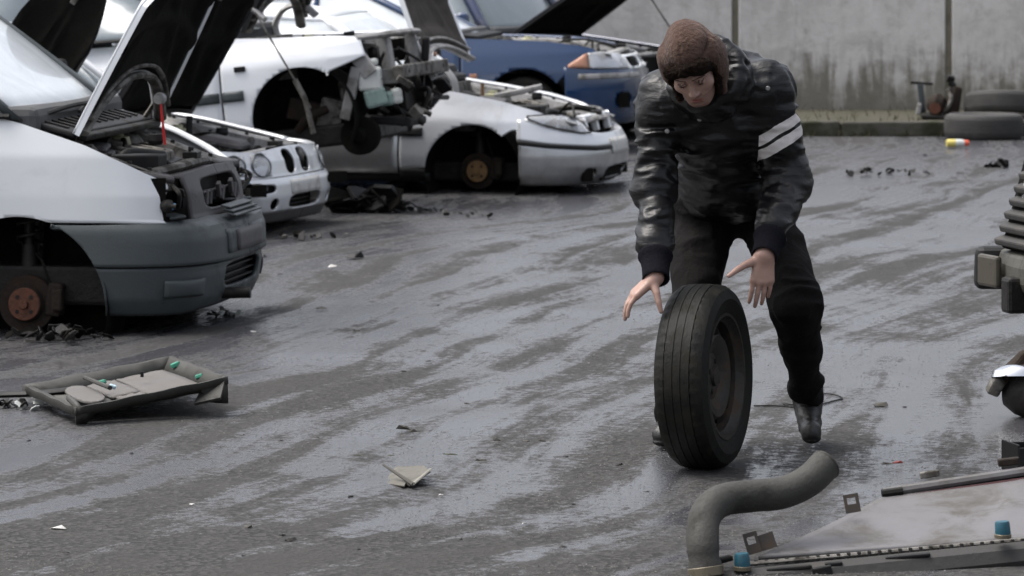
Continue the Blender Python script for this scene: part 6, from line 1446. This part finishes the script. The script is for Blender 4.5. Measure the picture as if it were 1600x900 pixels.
# ------------------------------------------------------------------ scrap by the wall
q = G(1556, 226); wheel_thing('old_tyre', 'bald grey tyre lying flat on the tarmac against the kerb, lower one', 'tyre', (q.x + .01, 35.1, .105), (R(90), 0, 0), .335, .205, 'tyres by the wall', False, 'old_rubber')
wheel_thing('old_tyre', 'grey tyre leaning on the wall above the one lying flat', 'tyre', (P(1572, 170, 36.1).x, 36.15, .235), (R(90 - 9), R(2), 0), .36, .19, 'tyres by the wall', False, 'old_rubber')
def wall_scrap():
    b = P(1470, 190, 36.2); t = thing('engine_scrap', 'rusty tangle of engine parts heaped on the verge against the wall', 'car part', (b.x, 36.2, .11))
    S = F_PX / 36.2; L = lambda px, py, dy=0: Vector(((px - 1470) / S, dy, (188 - py) / S))
    MB().lathe([(0, .07), (.05, .07), (.09, .03), (.10, -.03), (.06, -.08), (0, -.08)], Matrix.Translation(L(1462, 165, -.05)) @ Matrix.Rotation(R(60), 4, 'Z'), 20).build('rusty_housing', 'dark_rust', t, smooth=40)
    MB().box(L(1490, 160), (.11, .14, .26), (0, R(14), .3), .75).build('casting', 'dark_rust', t, bevel=.02)
    MB().tube(curve([L(1478, 142, -.06), L(1484, 155, -.10), L(1478, 170, -.1), L(1470, 180, -.08)]), .02, 8).build('pipe', 'alloy', t, smooth=40)
    MB().tube(curve([L(1484, 130), L(1490, 138), L(1480, 150)]), .028, 8).build('elbow_pipe', 'oily', t, smooth=40)
    MB().box(L(1485, 125), (.07, .06, .06), (.4, .3, .2)).build('flange', 'oily', t, bevel=.01)
    MB().lathe([(0, .03), (.045, .03), (.05, -.03), (0, -.03)], Matrix.Translation(L(1458, 170, -.13)), 16).build('pulley', 'rust', t, smooth=40)
    MB().box(L(1440, 156), (.05, .04, .26), (0, R(-6), 0)).build('bracket', 'grey_plastic', t, bevel=.01); MB().box(L(1440, 132), (.20, .03, .025), (0, R(4), 0)).build('bracket', 'oily', t, bevel=.006)
    MB().box(L(1435, 172, -.04), (.04, .04, .10), (0, R(8), 0)).build('pale_stub', 'primer', t, bevel=.01)
    MB().box(L(1468, 184, -.08), (.34, .18, .05), (.1, .05, 0)).build('sump', 'oily', t, bevel=.015)
wall_scrap()
b = G(1495, 230); t = thing('plastic_bottle', 'small yellow and white plastic bottle with an orange cap on the tarmac', 'bottle', (b.x, b.y, .033), (0, 0, R(-84)))
MB().lathe([(0, -.085), (.028, -.085), (.033, -.07), (.033, -.015)], None, 18).build('bottle_base', mat('yellow_label', (0.55, 0.46, 0.12), 0.45), t, smooth=40)
MB().lathe([(.033, -.015), (.033, .035), (.026, .06)], None, 18).build('bottle_body', 'tank', t, smooth=40)
MB().lathe([(.026, .058), (.026, .09), (.02, .10), (0, .10)], None, 18).build('bottle_cap', mat('orange_cap', (0.60, 0.10, 0.05), 0.45), t, smooth=40)

# ------------------------------------------------------------------ loose grit over the tarmac
def grit():
    r = np.random.default_rng(11); n = 60000
    d = 11.2 + 12 * r.random(n) ** 1.9; x = (r.random(n) - .5) * d * .265; s = .0014 + .0036 * r.random(n) ** 3
    base = np.array([(1, 0, -.15), (-.5, .87, -.15), (-.5, -.87, -.15), (.1, .1, .42)])
    a = r.random(n) * 6.28; ca, sa = np.cos(a)[:, None], np.sin(a)[:, None]
    b = base[None] * s[:, None, None] * (.6 + .8 * r.random((n, 4, 1)))
    v = np.stack([b[..., 0] * ca - b[..., 1] * sa + x[:, None], b[..., 0] * sa + b[..., 1] * ca + d[:, None], b[..., 2] - .0025], -1).reshape(-1, 3)
    o = np.arange(n)[:, None] * 4; f = np.concatenate([o + np.array(t) for t in ((0, 1, 3), (1, 2, 3), (2, 0, 3))])
    me = bpy.data.meshes.new('grit'); me.from_pydata(v.tolist(), [], f.tolist())
    me.materials.append(mat('grit_stone', (0.085, 0.082, 0.078), 0.6, 0, (0.022, 0.021, 0.021), 0.6, 60, var=.8))
    o = bpy.data.objects.new('grit', me); COL.objects.link(o); tag(o, 'loose grit and fine gravel strewn over the wet tarmac', 'gravel', kind='stuff')
grit()
